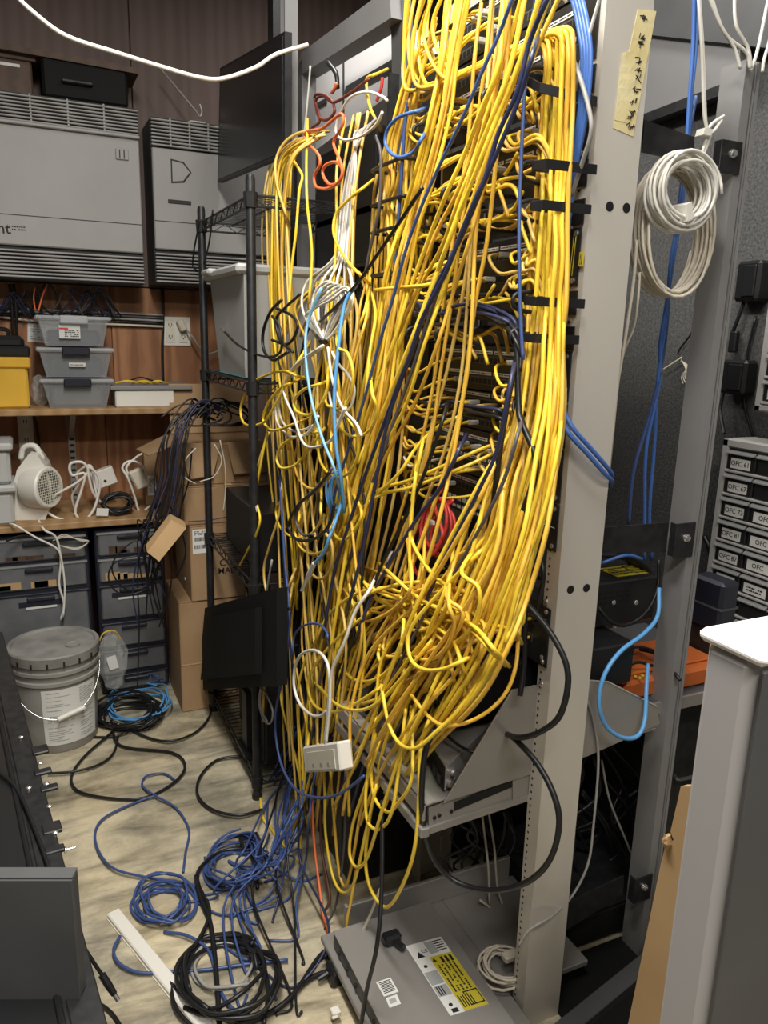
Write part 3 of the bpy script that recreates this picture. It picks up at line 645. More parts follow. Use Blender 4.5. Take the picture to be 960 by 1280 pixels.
sp = at(135, 607, Y=3.3); t = tag(obj('white_box', MB().obox(sp+V((-.05, 0, -.02)), (.09, .0, .03), (0, .05, 0), (-.02, 0, .07), .004), 'whiteplastic', loc=sp), 'small tilted white box behind the looped white cords', 'box')
obj('hole', MB().disc(sp+V((-.01, -.001, .02)), (0, -1, 0), .006, .001), 'ink', t)
pc = at(147, 628, Y=3.2); pts = []
for i in range(60):
    a = i*.62; r = .05+.006*math.sin(i*1.7); pts.append(pc+V((r*math.cos(a)*1.1, .03*math.sin(i*.5)+.02*math.sin(a), -.004+.032*math.sin(a)+.006*math.sin(i))))
t = tag(obj('black_cable_coil', MB().tube(pts, .006, 6), 'black', None, True), 'coil of shiny black cable lying on the low shelf', 'cable coil')
obj('white_tag', MB().panel(at(128, 640, Y=3.13), (1, .1, -.15), (.15, 0, 1), .045, .03), 'paper', t)
tp = at(183, 610, Y=3.32); t = tag(obj('small_carton', MB().box(tp.x-.005, tp.x+.05, 3.32, 3.38, LZ, .985, .003), 'card', loc=(tp.x, 3.35, LZ)), 'narrow upright cardboard box with a barcode behind the white cords', 'box')
lb_ = obj('barcode_label', MB().box(tp.x+.005, tp.x+.04, 3.318, 3.32, .80, .885), 'paper', t)
obj('barcode', marks(MB(), (tp.x+.022, 3.3178, .842), (0, 0, 1), (-1, 0, 0), .06, .02, 5, .9), 'ink', lb_, kind='stuff')
lead('fan_lead', 'white fan heater lead hanging down over the drawers to the bucket', px([(47, 648, .12), (55, 662, .0), (70, 672), (76, 700), (74, 730), (80, 755), (76, 775)], 3.08), .0045, 'white')
lead('fan_lead', 'second white lead crossing from the low shelf over the top drawer', px([(12, 655, .04), (20, 657), (45, 672), (70, 685), (77, 700), (81, 735), (79, 772)], 3.07), .004, 'white')
for i in range(3):
    lead('twist_lead', 'thin pale wire loop sticking out of the top drawer', px([(66, 676), (80, 672-i*2), (100, 674+i), (111, 677), (96, 685+i), (75, 682)], 3.09), .0018, 'cream', 'pale wire loops on the top drawer')
# ---------------------------------------------------------------- the relay rack
RX, RY0, RY1 = .90, 1.13, 1.672
t = thing('relay_rack', 'aluminium two-post relay rack carrying the patch panels, taped near its head', 'rack', (RX+.07, 1.4, 0))
def upright(ya, yb, sgn):
    m = MB(); th = .004
    m.prism([(RX, ya, .0), (RX+.099, ya, .0), (RX+.099, ya+sgn*.042, .0), (RX+.095, ya+sgn*.042, .0), (RX+.095, ya+sgn*th, 0), (RX+th, ya+sgn*th, 0), (RX+th, ya+sgn*.042, 0), (RX, ya+sgn*.042, 0)], (0, 0, 2.16))
    return m
up = obj('upright', upright(RY0, 0, 1), 'alu', t)
obj('upright', upright(RY1, 0, -1), 'alu', t)
hl = MB()
for px_, py_ in ((762, 258), (783, 260), (713, 737), (733, 735)):
    q = at(px_, py_, Y=RY0); hl.disc((q.x, RY0-.0003, q.z), (0, -1, 0), .0085, .0005, 20)
obj('bolt_hole', hl, 'port', up, kind='stuff')
sh = MB()
for i in range(66):
    for dz in (0, .0159): sh.disc((RX-.0004, RY0+.032, .05+i*.0318*1.0+dz), (-1, 0, 0), .0027, .0005, 8)
obj('screw_hole', sh, 'port', up, kind='stuff')
obj('top_bar', MB().box(RX, RX+.099, RY0, RY1, 2.16, 2.2), 'alu', t)
tp = [at(797, 12, Y=RY0), at(820, 14, Y=RY0), at(791, 171, Y=RY0), at(766, 160, Y=RY0)]
tape = obj('masking_tape', MB().prism([q+V((0, -.0004, 0)) for q in tp], (0, -.0006, 0)), 'tape', up)
obj('masking_tape', MB().prism([at(778, 66, Y=RY0-.001), at(800, 60, Y=RY0-.001), at(788, 155, Y=RY0-.001), at(768, 150, Y=RY0-.001)], (0, -.0005, 0)), 'tape', up)
hand = MB(); rnd = random.Random(11)
for px_, py_ in ((806, 21), (803, 46), (801, 55), (800, 75), (797, 90), (797, 98), (796, 112), (793, 128), (791, 140), (789, 148), (788, 157)):
    for k in range(5):
        q = at(px_+rnd.uniform(-3.5, 3.5), py_+rnd.uniform(-3.5, 3.5), Y=RY0-.0018); d = rnd.choice((V((.010, 0, .001)), V((.002, 0, .007)), V((.007, 0, -.005)), V((.006, 0, .005))))
        hand.tube([q-d*.5, q+d*.5], .0007, 4)
obj('handwriting', hand, 'ink', tape, kind='stuff')
# panels
GP = 'patch panels in the relay rack'
def plate(name, label, cat, z0, z1, y0=RY0+.014, y1=RY1-.014, depth=.05, m='blackmetal', group=GP, xf=RX):
    t = thing(name, label, cat, (xf, (y0+y1)/2, z0), group)
    obj('face_plate', MB().box(xf-.003, xf-.0005, y0, y1, z0+.0008, z1-.0008), m, t)
    obj('chassis', MB().box(xf+.0045, xf+depth+.02, y0+.036, y1-.036, z0+.002, z1-.002), m, t)
    sc_ = obj('screw', MB().lathe([(.0052, 0), (.0048, .0022), (.0015, .003)], (xf-.003, y0+.012, z0+.010), (-1, 0, 0), 10), 'zinc', t)
    repeat(sc_, t, [(0, 0, z1-z0-.02), (0, y1-y0-.024, 0), (0, y1-y0-.024, z1-z0-.02)])
    return t
PORT = MB().box(RX-.0042, RX-.0032, -.0068, .0068, -.006, .006); PORTR = MB().box(RX-.0036, RX-.0030, -.0085, .0085, -.0075, .0085)
PORTS = []
def ports(t, z, n=24, y0=RY0+.065, y1=RY1-.065, lab=True):
    base_o = None
    for i in range(n):
        y = y0+(y1-y0)*(i+.5)/n
        PORTS.append(V((RX-.004, y, z)))
        if base_o is None:
            m = MB().add([p+V((0, y, z)) for p in PORTR.v], PORTR.f)
            base_o = obj('port', m, 'greydark', t); hole = obj('port_opening', MB().add([p+V((0, y, z)) for p in PORT.v], PORT.f), 'port', base_o); b0 = y
        else:
            c = base_o.copy(); C.objects.link(c); c.parent = t; c.location = base_o.location+V((0, y-b0, 0))
            h = hole.copy(); C.objects.link(h); h.parent = c
    if lab:
        for k in range(n//6):
            ya = y0+(y1-y0)*k*6/n+.004; yb = y0+(y1-y0)*(k+1)*6/n-.004
            o = obj('label_strip', MB().box(RX-.0036, RX-.003, ya, yb, z+.013, z+.020), 'paper', t)
            obj('print', marks(MB(), (RX-.0037, (ya+yb)/2, z+.0165), (0, -1, 0), (0, 0, 1), yb-ya-.006, .004, 1, .9), 'ink', o, kind='stuff')
def white_keys(t, z, n=16, y0=RY0+.08, y1=RY1-.06, h=.011):
    m = None
    for i in range(n):
        y = y0+(y1-y0)*(i+.5)/n; w_ = (y1-y0)/n*.36
        if m is None: m = obj('white_key', MB().box(RX-.0042, RX-.003, y-w_, y+w_, z-h/2, z+h/2), 'paper', t); b0 = y
        else: repeat(m, t, [(0, y-b0, 0)])
layout = [  # z0, z1, kind, label
    (2.065, 2.150, 'switch', 'uppermost black network switch in the relay rack'),
    (1.955, 2.062, 'panel', 'black patch panel below the uppermost switch, with a fan of yellow leads'),
    (1.800, 1.895, 'panel', 'black patch panel between the topmost and second cable managers'),
    (1.590, 1.690, 'switch', 'black switch with a small yellow sticker on its ear'),
    (1.385, 1.478, 'panel', 'black patch panel just under the two lower cable straps'),
    (1.300, 1.383, 'switch', 'black switch whose ear carries a small white emblem beside the blue cables'),
    (1.195, 1.298, 'panel', 'black patch panel printed Cat 5e on its ear'),
    (1.100, 1.193, 'switch', 'lowest black switch with rows of white keys behind the red coil'),
]
for z0, z1, kd, lb in layout:
    t = plate('patch_panel' if kd == 'panel' else 'network_switch', lb, 'patch panel' if kd == 'panel' else 'switch', z0, z1, depth=.05 if kd == 'panel' else .07, group=GP if kd == 'panel' else 'network switches in the relay rack')
    zm = (z0+z1)/2
    ports(t, zm+.018, 24); ports(t, zm-.026, 24, lab=kd == 'panel')
    if 'yellow sticker' in lb:
        q = at(727, 324, X=RX-.004); s = obj('yellow_sticker', MB().panel(q, (0, -1, 0), (0, 0, 1), .012, .024), 'labelyellow', t)
        obj('print', marks(MB(), q+V((-.001, 0, 0)), (0, 0, 1), (0, 1, 0), .018, .008, 2), 'ink', s, kind='stuff')
        a, b = at(718, 290, X=RX-.004), at(712, 345, X=RX-.004)
        obj('yellow_line', MB().tube([a, b], .0007, 4).tube([a+V((0, -.006, 0)), b+V((0, -.006, 0))], .0007, 4), 'labelyellow', t, kind='stuff')
    if 'Cat 5e' in lb:
        text('lettering', 'Cat 5e', at(685, 565, X=RX-.0035), (0, -1, 0), (0, 0, 1), .014, 'paper', t)
        for px_, py_, w_, h_ in ((689, 587, .006, .01), (686, 602, .011, .016)): obj('white_mark', MB().panel(at(px_, py_, X=RX-.0035), (0, -1, 0), (0, 0, 1), w_, h_), 'paper', t)
    if 'emblem' in lb:
        text('lettering', 'SOS', at(704, 530, X=RX-.0035), (0, -1, 0), (0, 0, 1), .014, 'paper', t)
        q = at(706, 486, X=RX-.0035); obj('print', marks(MB(), q, (0, -1, 0), (0, 0, 1), .02, .004, 1, .9), 'paper', t, kind='stuff')
    if 'white keys' in lb:
        white_keys(t, z0+.03, 18); white_keys(t, z0+.012, 18, h=.008)
        for px_, py_, w_, h_ in ((680, 643, .014, .010), (677, 652, .022, .007), (673, 664, .022, .014)): obj('white_mark', MB().panel(at(px_, py_, X=RX-.0035), (0, -1, 0), (0, 0, 1), w_, h_), 'paper', t)
        q = at(690, 659, X=RX-.0035); obj('print', marks(MB(), q, (0, -1, 0), (0, 0, 1), .018, .004, 1, .9), 'paper', t, kind='stuff')
def manager(label, z, h=.044):
    t = thing('cable_manager', label, 'cable manager', (RX, 1.4, z-h/2), 'black cable managers in the relay rack')
    obj('face_plate', MB().box(RX-.003, RX-.0005, RY0+.012, RY1-.014, z-h/2+.001, z+h/2-.001), 'blackmetal', t)
    for y in (1.16, 1.30, 1.44, 1.58):
        x0, x1 = RX-.003, RX-.105
        obj('ring', MB().tube(crom([(x0, y+.03, z-.016), (x1+.02, y+.03, z-.016), (x1, y+.03, z), (x1+.02, y+.03, z+.016), (x0, y+.03, z+.016)], 4), .004, 6), 'blackmetal', t, True)
    return t
mz = [(1.925, 'topmost black cable manager, at the head of the yellow bundle'), (1.778, 'second black cable manager, above the two post holes'), (1.715, 'third black cable manager, level with the two post holes'), (1.562, 'fourth black cable manager, midway down the yellow bundle'), (1.500, 'lowest black cable manager, under the fourth')]
for z, lb in mz:
    manager(lb, z)
# hook-and-loop straps round the right-hand bundle
for i, (z, lb) in enumerate(zip([m[0] for m in mz], ('topmost', 'second', 'third', 'fourth', 'lowest'))):
    px0, px1, py0 = ((640, 745, 92), (666, 745, 209), (664, 738, 259), (656, 730, 377), (650, 723, 422))[i]
    a = at(px0, py0-(2 if i else 0), X=.80); b = at(px1, py0+3+(32 if i == 0 else 0), X=RX-.006)
    k = (b-a); m = MB()
    m.obox(a+V((0, 0, -.008)), V((.0, k.y*.75, k.z*.75)), V((.003, 0, 0)), V((0, 0, .016)), .001)
    e = a+V((0, k.y*.75, k.z*.75)); m.obox(e+V((0, 0, -.008)), b-e, V((.003, .0, 0)), V((0, 0, .016)), .001)
    m.obox(a+V((0, 0, -.008)), V((RX-.006-a.x, .004, 0)), V((0, .003, 0)), V((0, 0, .016)))
    tag(obj('cable_strap', m, 'blacksat', None, loc=a), f'{lb} black strap round the thick yellow bundle beside the aluminium post', 'strap', 'black straps round the yellow bundle')
# vertical manager and the neighbouring rack
t = thing('vertical_cable_manager', 'black vertical cable manager behind the middle yellow trunk', 'cable manager', (RX, 1.83, .3))
obj('spine', MB().box(RX+.04, RX+.05, 1.70, 1.98, .3, 2.15), 'blackmetal', t)
obj('side_wall', MB().box(RX, RX+.05, 1.70, 1.706, .3, 2.15), 'blackmetal', t); obj('side_wall', MB().box(RX, RX+.05, 1.974, 1.98, .3, 2.15), 'blackmetal', t)
for py in (214, 258, 292, 345):
    a, b = at(466, py, X=.80), at(505, py+1, X=.80)
    obj('ring', MB().tube(crom([(RX, a.y, a.z), (.81, a.y, a.z), (.795, a.y-.02, a.z), (.795, b.y+.02, a.z), (.81, b.y, a.z), (RX, b.y, a.z)], 4), .0045, 6), 'blackmetal', t, True)
t = thing('equipment_rack', 'dark equipment rack behind the far tangle of cables', 'rack', (1.0, 2.08, 0))
obj('upright', MB().box(.93, 1.0, 1.99, 2.01, 0, 2.1), 'blackmetal', t); obj('upright', MB().box(.96, 1.03, 2.9, 2.93, 0, 2.1), 'blackmetal', t)
obj('side_panel', MB().box(1.04, 1.06, 1.69, 2.93, .0, 2.0), 'blackmetal', t)
for i, (a, b) in enumerate(((195, 268), (275, 330))):
    p, q = at(395, a, X=.88), at(466, b, X=.88)
    u = tag(obj('black_unit', MB().box(.885, 1.03, q.y, p.y, q.z, p.z, .004), 'blacksat', loc=(.95, p.y, q.z)), ('upper', 'lower')[i]+' black unit glimpsed between the grey and yellow cables', 'equipment', 'black units in the far rack')
    obj('front_plate', MB().box(.88, .885, q.y+.01, p.y-.01, q.z+.01, p.z-.01), 'port', u)
    obj('knob', MB().disc((.88, (p.y+q.y)/2, (p.z+q.z)/2), (-1, 0, 0), .012, .008), 'greydark', u)

# switch under the heap of yellow leads and the equipment on the tray
t = plate('network_switch', 'switch buried under the heap of yellow leads', 'switch', .86, .985, depth=.07, group='network switches in the relay rack')
ports(t, .945, 24, lab=False); ports(t, .905, 24, lab=False)
for dz in (0, .12):
    pass
t = tag(obj('black_server', MB().box(.73, 1.2, 1.22, 1.60, .745, .842, .004), 'blacksat'), 'black server lying on the tray below the heap of leads', 'server')
obj('label_bar', MB().panel((.765, 1.32, .8425), (0, -1, 0), (1, 0, 0), .14, .012), 'labelgrey', t)
vs = MB()
for i in range(18): vs.disc((.729, 1.24+i*.019, .765), (-1, 0, 0), .004, .002, 8)
obj('front_jack', vs, 'zinc', t, kind='stuff')
TY0, TY1 = 1.168, 1.632
t = thing('cantilever_tray', 'grey steel cantilever tray with sloping side plates on the rack', 'tray', (.9, 1.4, .6))
side = [at(x, y, Y=TY0) for x, y in ((555, 1003), (640, 862), (668, 857), (735, 850), (760, 852), (820, 882), (825, 905), (735, 945))]
side2 = [V((q.x, TY1, q.z)) for q in side]
obj('side_plate', MB().prism(side, (0, .002, 0)), 'steel', t); obj('side_plate', MB().prism(side2, (0, .002, 0)), 'steel', t)
zt0, zt1 = .604, .648
obj('shelf_plate', MB().prism([(.655, TY0+.003, .598), (1.24, TY0+.003, .645), (1.24, TY1-.001, .645), (.655, TY1-.001, .598)], (0, 0, .002)), 'steel', t)
obj('front_lip', MB().box(.648, .655, TY0+.002, TY1, .565, .6, .002).prism([(.655, TY0+.002, .598), (.675, TY0+.002, .602), (.675, TY1, .602), (.655, TY1, .598)], (0, 0, .003)), 'steel', t)
ed = MB().tube([side[0]+V((0, -.001, 0)), side[1]+V((0, -.001, 0)), side[2]+V((0, -.001, 0))], .0016, 6).tube([side[3]+V((0, -.001, 0)), side[4]+V((0, -.001, 0)), side[5]+V((0, -.001, 0))], .0016, 6)
obj('rolled_edge', ed, 'zinc', t, kind='stuff')
t = thing('silver_adapter', 'small silver box with green lights at the front of the tray', 'device', (.76, 1.25, .62))
o = at(556, 990, Z=.611); p = at(530, 945, Z=.611); q = at(607, 940, Z=.611)
ea = (p-o); eb = (q-o)*1.9; eb.z = .012; ea = V((-ea.y*0+ea.x, ea.y, 0))
obj('case', MB().obox(o, eb, ea, (0, 0, .055), .002), 'steel', t)
fn = ea.cross(V((0, 0, 1))).normalized(); fn = fn if fn.x < 0 else -fn
obj('front_plate', MB().obox(o+ea*.03+fn*.0005+V((0, 0, .003)), ea*.94, fn*.001, (0, 0, .049)), 'port', t)
for k, z in ((.62, .043), (.78, .046), (.70, .046)): obj('indicator_light', MB().disc(o+ea*k+fn*.002+V((0, 0, z)), fn, .0025, .0015, 8), 'led', t)
for k in (.12, .32): obj('jack', MB().obox(o+ea*k+fn*.0012+V((0, 0, .006)), ea*.16, fn*.004, (0, 0, .02), .001), 'blacksat', t)
rn = V((0, -1, 0))
for k, z in ((.08, .015), (.16, .032), (.22, .014)): obj('connector', MB().disc(o+eb*k*.5+V((0, 0, z))+rn*.0005, rn, .008, .012, 10), 'zinc', t)
t = tag(obj('black_box', MB().box(.80, .93, 1.30, 1.58, .622, .735, .004), 'blacksat'), 'black box standing behind the silver box on the tray', 'device')
obj('lid', MB().box(.798, .932, 1.298, 1.582, .735, .741, .002), 'greydark', t)
t = thing('rack_slide', 'bronze-grey rack slide and bracket fixed beneath the tray', 'rack slide', (.78, 1.2, .54))
a = [at(x, y, Y=TY0+.01) for x, y in ((536, 1010), (664, 965), (664, 1000), (536, 1040))]
obj('web', MB().prism(a, (0, .004, 0)), 'steel', t)
a2 = [at(x, y, Y=TY0+.008) for x, y in ((568, 1003), (640, 975), (640, 984), (568, 1014))]
obj('slot', MB().prism(a2, (0, .001, 0)), 'port', t)
a3 = [at(x, y, Y=TY0+.004) for x, y in ((534, 1036), (664, 993), (664, 1000), (534, 1044))]
obj('ledge', MB().prism(a3, (0, .02, 0)), 'steel', t)
for x, y in ((543, 1022), (549, 1019), (564, 1014), (650, 992)): obj('bolt', MB().disc(at(x, y, Y=TY0+.0095), (0, -1, 0), .004, .003), 'port', t)
obj('mounting_plate', MB().prism([at(x, y, Y=TY0+.006) for x, y in ((641, 975), (662, 967), (662, 996), (641, 1003))], (0, .003, 0)), 'steel', t)
obj('front_bar', MB().box(.645, .665, TY0, TY1, .528, .55, .002), 'steel', t)
# screws of the tray on the upright
for i, (x, y) in enumerate(((683, 752), (681, 777), (678, 822), (677, 855))):
    q = at(x, y, X=RX-.001); obj('screw', MB().lathe([(.0065, 0), (.006, .003), (.002, .005)], q, (-1, 0, 0), 10), 'zinc', bpy.data.objects['relay_rack'])
# laser-labelled unit and tray at the foot of the rack
BX0, BX1, BY0, BY1, BZ0, BZ1 = .575, .83, 1.02, 1.452, .062, .105
t = thing('foot_tray', 'wide grey steel tray at the foot of the rack', 'tray', (.85, 1.3, .05))
obj('tray_floor', MB().box(.56, .894, 1.0, 1.5, .045, .06, .002), 'steel', t)
obj('tray_floor', MB().box(.8945, 1.12, 1.18, 1.5, .045, .06, .002), 'steel', t)
obj('rear_wall', MB().box(.62, 1.1, 1.488, 1.5, .06, .13, .002), 'steel', t)
obj('foot', MB().box(.6, .66, 1.05, 1.1, 0, .045).box(.6, .66, 1.4, 1.45, 0, .045).box(1.05, 1.10, 1.4, 1.45, 0, .045), 'greydark', t, kind='stuff')
t = thing('laser_unit', 'low grey steel unit with a yellow laser warning label on its lid', 'equipment', ((BX0+BX1)/2, 1.2, BZ0))
obj('case', MB().box(BX0, BX1, BY0, BY1, BZ0, BZ1, .003), 'greydark', t)
obj('lid', MB().box(BX0-.002, BX1+.002, BY0-.002, BY1, BZ1, BZ1+.003, .001), 'steel', t)
fr = MB()
for i in range(8): fr.disc((BX0-.001, BY0+.04+i*.05, .08), (-1, 0, 0), .005, .003, 8)
obj('front_screw', fr, 'port', t, kind='stuff')
zl = BZ1+.003
c = [at(x, y, Z=zl) for x, y in ((507, 1183), (551, 1171), (608, 1254), (563, 1270))]
ux, uy = (c[1]-c[0]), (c[3]-c[0])           # across, along (towards us)
def lab_quad(s0, s1, t0, t1, h=.0006, z=0): 
    o = c[0]+ux*s0+uy*t0+V((0, 0, z)); return MB().obox(o, ux*(s1-s0), uy*(t1-t0), (0, 0, h))
L = obj('warning_label', lab_quad(0, 1, 0, 1), 'paper', t)
obj('yellow_field', lab_quad(.38, 1, .24, 1, .0004, .0007), 'labelyellow', L)
for s0, s1, t0, t1 in ((.0, .36, .42, .60), (.0, .36, .62, .76), (.45, .7, .02, .2)): obj('grey_field', lab_quad(s0+.02, s1, t0, t1, .0003, .0007), 'labelgrey', L)
pr = MB(); rnd = random.Random(4)
for i in range(5):
    for j in range(14):
        if rnd.random() < .85: q = lab_quad(.45+i*.10, .45+i*.10+.045, .37+j*.028, .37+j*.028+.022, .0002, .0012); pr.add(q.v, q.f)
for i in range(3): q = lab_quad(.62+i*.12, .69+i*.12, .27, .36, .0002, .0012); pr.add(q.v, q.f)
for i in range(6): q = lab_quad(.42+.06*i, .45+.06*i, .80+.02*(i % 2), .96, .0002, .0012); pr.add(q.v, q.f)
for i in range(5): q = lab_quad(.70, .95, .03+i*.035, .045+i*.035, .0002, .0008); pr.add(q.v, q.f)
for i in range(3): q = lab_quad(.07+.06*i, .1+.06*i, .63, .75, .0002, .0012); pr.add(q.v, q.f)
obj('print', pr, 'ink', L, kind='stuff')
b0 = MB()
for s0, s1, t0, t1 in ((.60, .97, .775, .79), (.60, .97, .945, .96), (.60, .625, .775, .96), (.945, .97, .775, .96)): q = lab_quad(s0, s1, t0, t1, .0004, .0012); b0.add(q.v, q.f)
obj('black_frame', b0, 'ink', L)
tri = lambda s, tt, k: MB().prism([c[0]+ux*(s-k)+uy*(tt+k*.45)+V((0, 0, .0008)), c[0]+ux*(s+k)+uy*(tt+k*.45)+V((0, 0, .0008)), c[0]+ux*s+uy*(tt-k*.45)+V((0, 0, .0008))], (0, 0, .0004))
obj('warning_triangle', tri(.2, .17, .10), 'ink', L); obj('warning_triangle', tri(.45, .29, .06), 'ink', L)
text('lettering', 'CE', c[0]+ux*.36+uy*.14+V((0, 0, .0006)), ux, -uy, .013, 'ink', L)
for s, tt in ((.16, .34), (.16, .88)): obj('round_mark', MB().disc(c[0]+ux*s+uy*tt+V((0, 0, .0006)), (0, 0, 1), .0045, .0006, 14), 'ink', L)
obj('bin_mark', lab_quad(.10, .26, .93, .98, .0004, .0008), 'ink', L)
c = [at(x, y, Z=zl) for x, y in ((470, 1228), (488, 1222), (498, 1240), (480, 1246))]; ux, uy = c[1]-c[0], c[3]-c[0]
l2 = obj('serial_label', lab_quad(0, 1, 0, 1), 'paper', t)
pr = MB()
for i in range(8): q = lab_quad(.12, .88, .1+i*.1, .15+i*.1, .0003, .0007); pr.add(q.v, q.f)
obj('print', pr, 'ink', l2, kind='stuff')
c = [at(x, y, Z=zl) for x, y in ((482, 1248), (496, 1243), (501, 1255), (487, 1260))]; ux, uy = c[1]-c[0], c[3]-c[0]
l2 = obj('small_label', lab_quad(0, 1, 0, 1), 'paper', t); obj('grey_window', lab_quad(.2, .75, .25, .7, .0003, .0007), 'labelgrey', l2)
kb = at(489, 1178, Z=zl); u = tag(obj('black_plug', MB().obox(kb+V((-.022, -.015, 0)), (.044, 0, 0), (0, .03, 0), (0, 0, .026), .006).lathe([(.008, 0), (.007, .03)], kb+V((.004, -.012, .012)), (.3, -1, .1), 10), 'blacksat', loc=kb), 'black moulded plug lying on the lid of the laser-labelled unit', 'plug')
# coil of beige lead beside the unit
pc = at(630, 1214, Z=.072); pts = []
for i in range(120):
    a = i*.42; r = .048+.008*math.sin(i*.33); pts.append(pc+V((r*math.cos(a)+.01*math.sin(i*.2), r*math.sin(a)*1.05, .002+i*.00022+.002*math.sin(i))))
t = tag(obj('lead_coil', MB().tube(pts, .0032, 6), 'cream', None, True, loc=pc), 'coil of beige lead lying on the tray beside the laser-labelled unit', 'cable coil')
obj('plug', MB().obox(pc+V((-.005, -.012, .028)), (.04, .0, 0), (0, .024, 0), (0, 0, .018), .004), 'cream', t)

# ---------------------------------------------------------------- rear frame post, braces and what stands behind
PX0, PX1, PY0, PY1 = 1.285, 1.325, 1.185, 1.245
t = thing('frame_post', 'grey aluminium extrusion post with black angle brackets', 'post', (1.32, 1.22, 0))
obj('extrusion', MB().prism([(PX0, PY0, 0), (PX0+.022, PY0, 0), (PX0+.022, PY0+.006, 0), (PX0+.03, PY0+.006, 0), (PX0+.03, PY0, 0), (PX1-.012, PY0, 0), (PX1-.012, PY0+.005, 0), (PX1-.007, PY0+.005, 0), (PX1-.007, PY0, 0), (PX1, PY0, 0), (PX1, PY1, 0), (PX0, PY1, 0)], (0, 0, 2.025)), 'greypaint', t)
for nm, pts in (('top', ((806, 150), (868, 171), (868, 205), (803, 190))), ('mid', ((750, 660), (836, 653), (832, 690), (748, 692))), ('low', ((700, 1133), (780, 1095), (779, 1118), (700, 1168)))):
    q = [at(x, y, Y=PY0+.012) for x, y in pts]
    br = obj('brace', MB().prism(q, (0, .004, 0)), 'blackmetal', t)
    z1, z0 = q[1].z, q[2].z
    if nm == 'low': z1, z0 = q[1].z-.005, q[2].z-.01
    tb = obj('bracket', MB().box(PX0-.042, PX0+.012, PY0-.005, PY0-.001, z0-.012, z1, .001).box(PX0-.044, PX0-.040, PY0-.005, PY0+.014, z0-.008, z1, .001), 'blackmetal', t, kind='stuff')
    obj('bolt', MB().lathe([(.009, 0), (.0085, .003), (.006, .004), (.006, .008), (.002, .009)], (PX0-.014, PY0-.005, (z0+z1)/2), (0, -1, 0), 12), 'zinc', t, .7)
t = thing('floor_frame', 'dark grey square frame bar running along the floor to the extrusion post', 'frame', (1.15, 1.15, 0))
obj('bar', MB().obox((.80, 1.012, .0), (.52, .125, 0), (-.008, .04, 0), (0, 0, .032), .002), 'greydark', t)
obj('bar', MB().obox((1.32, 1.26, .0), (.03, .6, 0), (.045, -.002, 0), (0, 0, .035), .002), 'greydark', t)
# power unit with vents
t = thing('power_unit', 'black power unit with a yellow sticker and vents behind the aluminium post', 'power unit', (1.24, 1.4, .84))
x0, x1, yf, z0, z1 = 1.06, 1.335, 1.31, .845, .955
obj('case', MB().box(x0, x1, yf, 1.6, z0, z1, .004), 'blacksat', t)
vt = MB()
for i in range(9):
    for j in range(3):
        x = x0+.05+i*.017; z = z1-.03-j*.012; vt.obox((x, yf-.001, z), (.011, 0, .004), (0, .001, 0), (-.002, 0, .005))
obj('vent', vt, 'port', t, kind='stuff')
for x, y in ((767, 753), (795, 753), (768, 783)): q = at(x, y, Y=yf); obj('screw', MB().disc(q, (0, -1, 0), .006, .003), 'zinc', t)
s = obj('yellow_sticker', MB().panel((1.29, 1.37, z1), (1, 0, 0), (0, 1, 0), .11, .07), 'labelyellow', t)
obj('print', marks(MB(), (1.27, 1.37, z1+.0012), (1, 0, 0), (0, 1, 0), .06, .05, 4), 'ink', s, kind='stuff')
obj('black_frame', MB().box(1.30, 1.34, 1.345, 1.348, z1+.001, z1+.0015).box(1.30, 1.34, 1.395, 1.398, z1+.001, z1+.0015).box(1.30, 1.303, 1.348, 1.395, z1+.001, z1+.0015), 'ink', s, kind='stuff')
for i in range(4):
    y = 1.36+.02*i
    lead('power_lead', 'black lead bunched on top of the black power unit', [(1.12+.01*i, y+.05, .97), (1.16, y+.03, 1.0+.008*i), (1.24, y, 1.0+.01*i), (1.32, y-.01, .975), (1.345, y-.03, .93), (1.35, y+.02, .86)], .007, 'black', 'black leads on the power unit')
lead('blue_lead', 'short blue lead lying among the black leads on the power unit', [(1.2, 1.36, .985), (1.26, 1.34, 1.005), (1.31, 1.34, .99)], .004, 'royal')
lead('drooping_lead', 'black lead drooping across the front of the power unit', [at(748, 760, Y=1.29), at(765, 778, Y=1.27), at(785, 781, Y=1.27), at(808, 765, Y=1.27), at(822, 735, Y=1.28), at(824, 700, Y=1.3)], .0045, 'black')
# shelf for the orange box
t = thing('rear_shelf', 'dark grey shelf carrying the orange box and the black adapter', 'shelf', (1.45, 1.4, .66))
obj('plate', MB().box(1.10, 1.62, 1.215, 1.62, .668, .684), 'greydark', t)
obj('edge', MB().box(1.10, 1.62, 1.208, 1.215, .655, .684), 'steel', t)
t = thing('orange_box', 'orange plastic box with small amber lights behind the blue cable loop', 'device', (1.38, 1.38, .684))
obj('case', MB().box(1.20, 1.53, 1.235, 1.42, .686, .735, .008), 'orangebox', t)
obj('raised_lid', MB().box(1.23, 1.50, 1.26, 1.40, .735, .742, .004), 'orangebox', t)
for x, y in ((794, 846), (800, 848), (803, 845)): obj('amber_light', MB().disc(at(x, y, Z=.742), (0, 0, 1), .004, .003), 'labelyellow', t)
for i, (a, b) in enumerate((((770, 845), (815, 832)), ((765, 822), (822, 815)), ((800, 812), (850, 850)))):
    p, q = at(*a, Z=.755), at(*b, Z=.76); lead('black_lead', ('black lead across the middle of the orange box', 'black lead along the back of the orange box', 'black lead slanting over the end of the orange box')[i], [p, (p*.5+q*.5)+V((0, 0, .02)), q], .004, 'black')
t = tag(obj('black_adapter', MB().box(1.50, 1.56, 1.26, 1.36, .80, .93, .008), 'navyplastic'), 'black upright adapter beside the grey cabinet of small drawers', 'adapter')
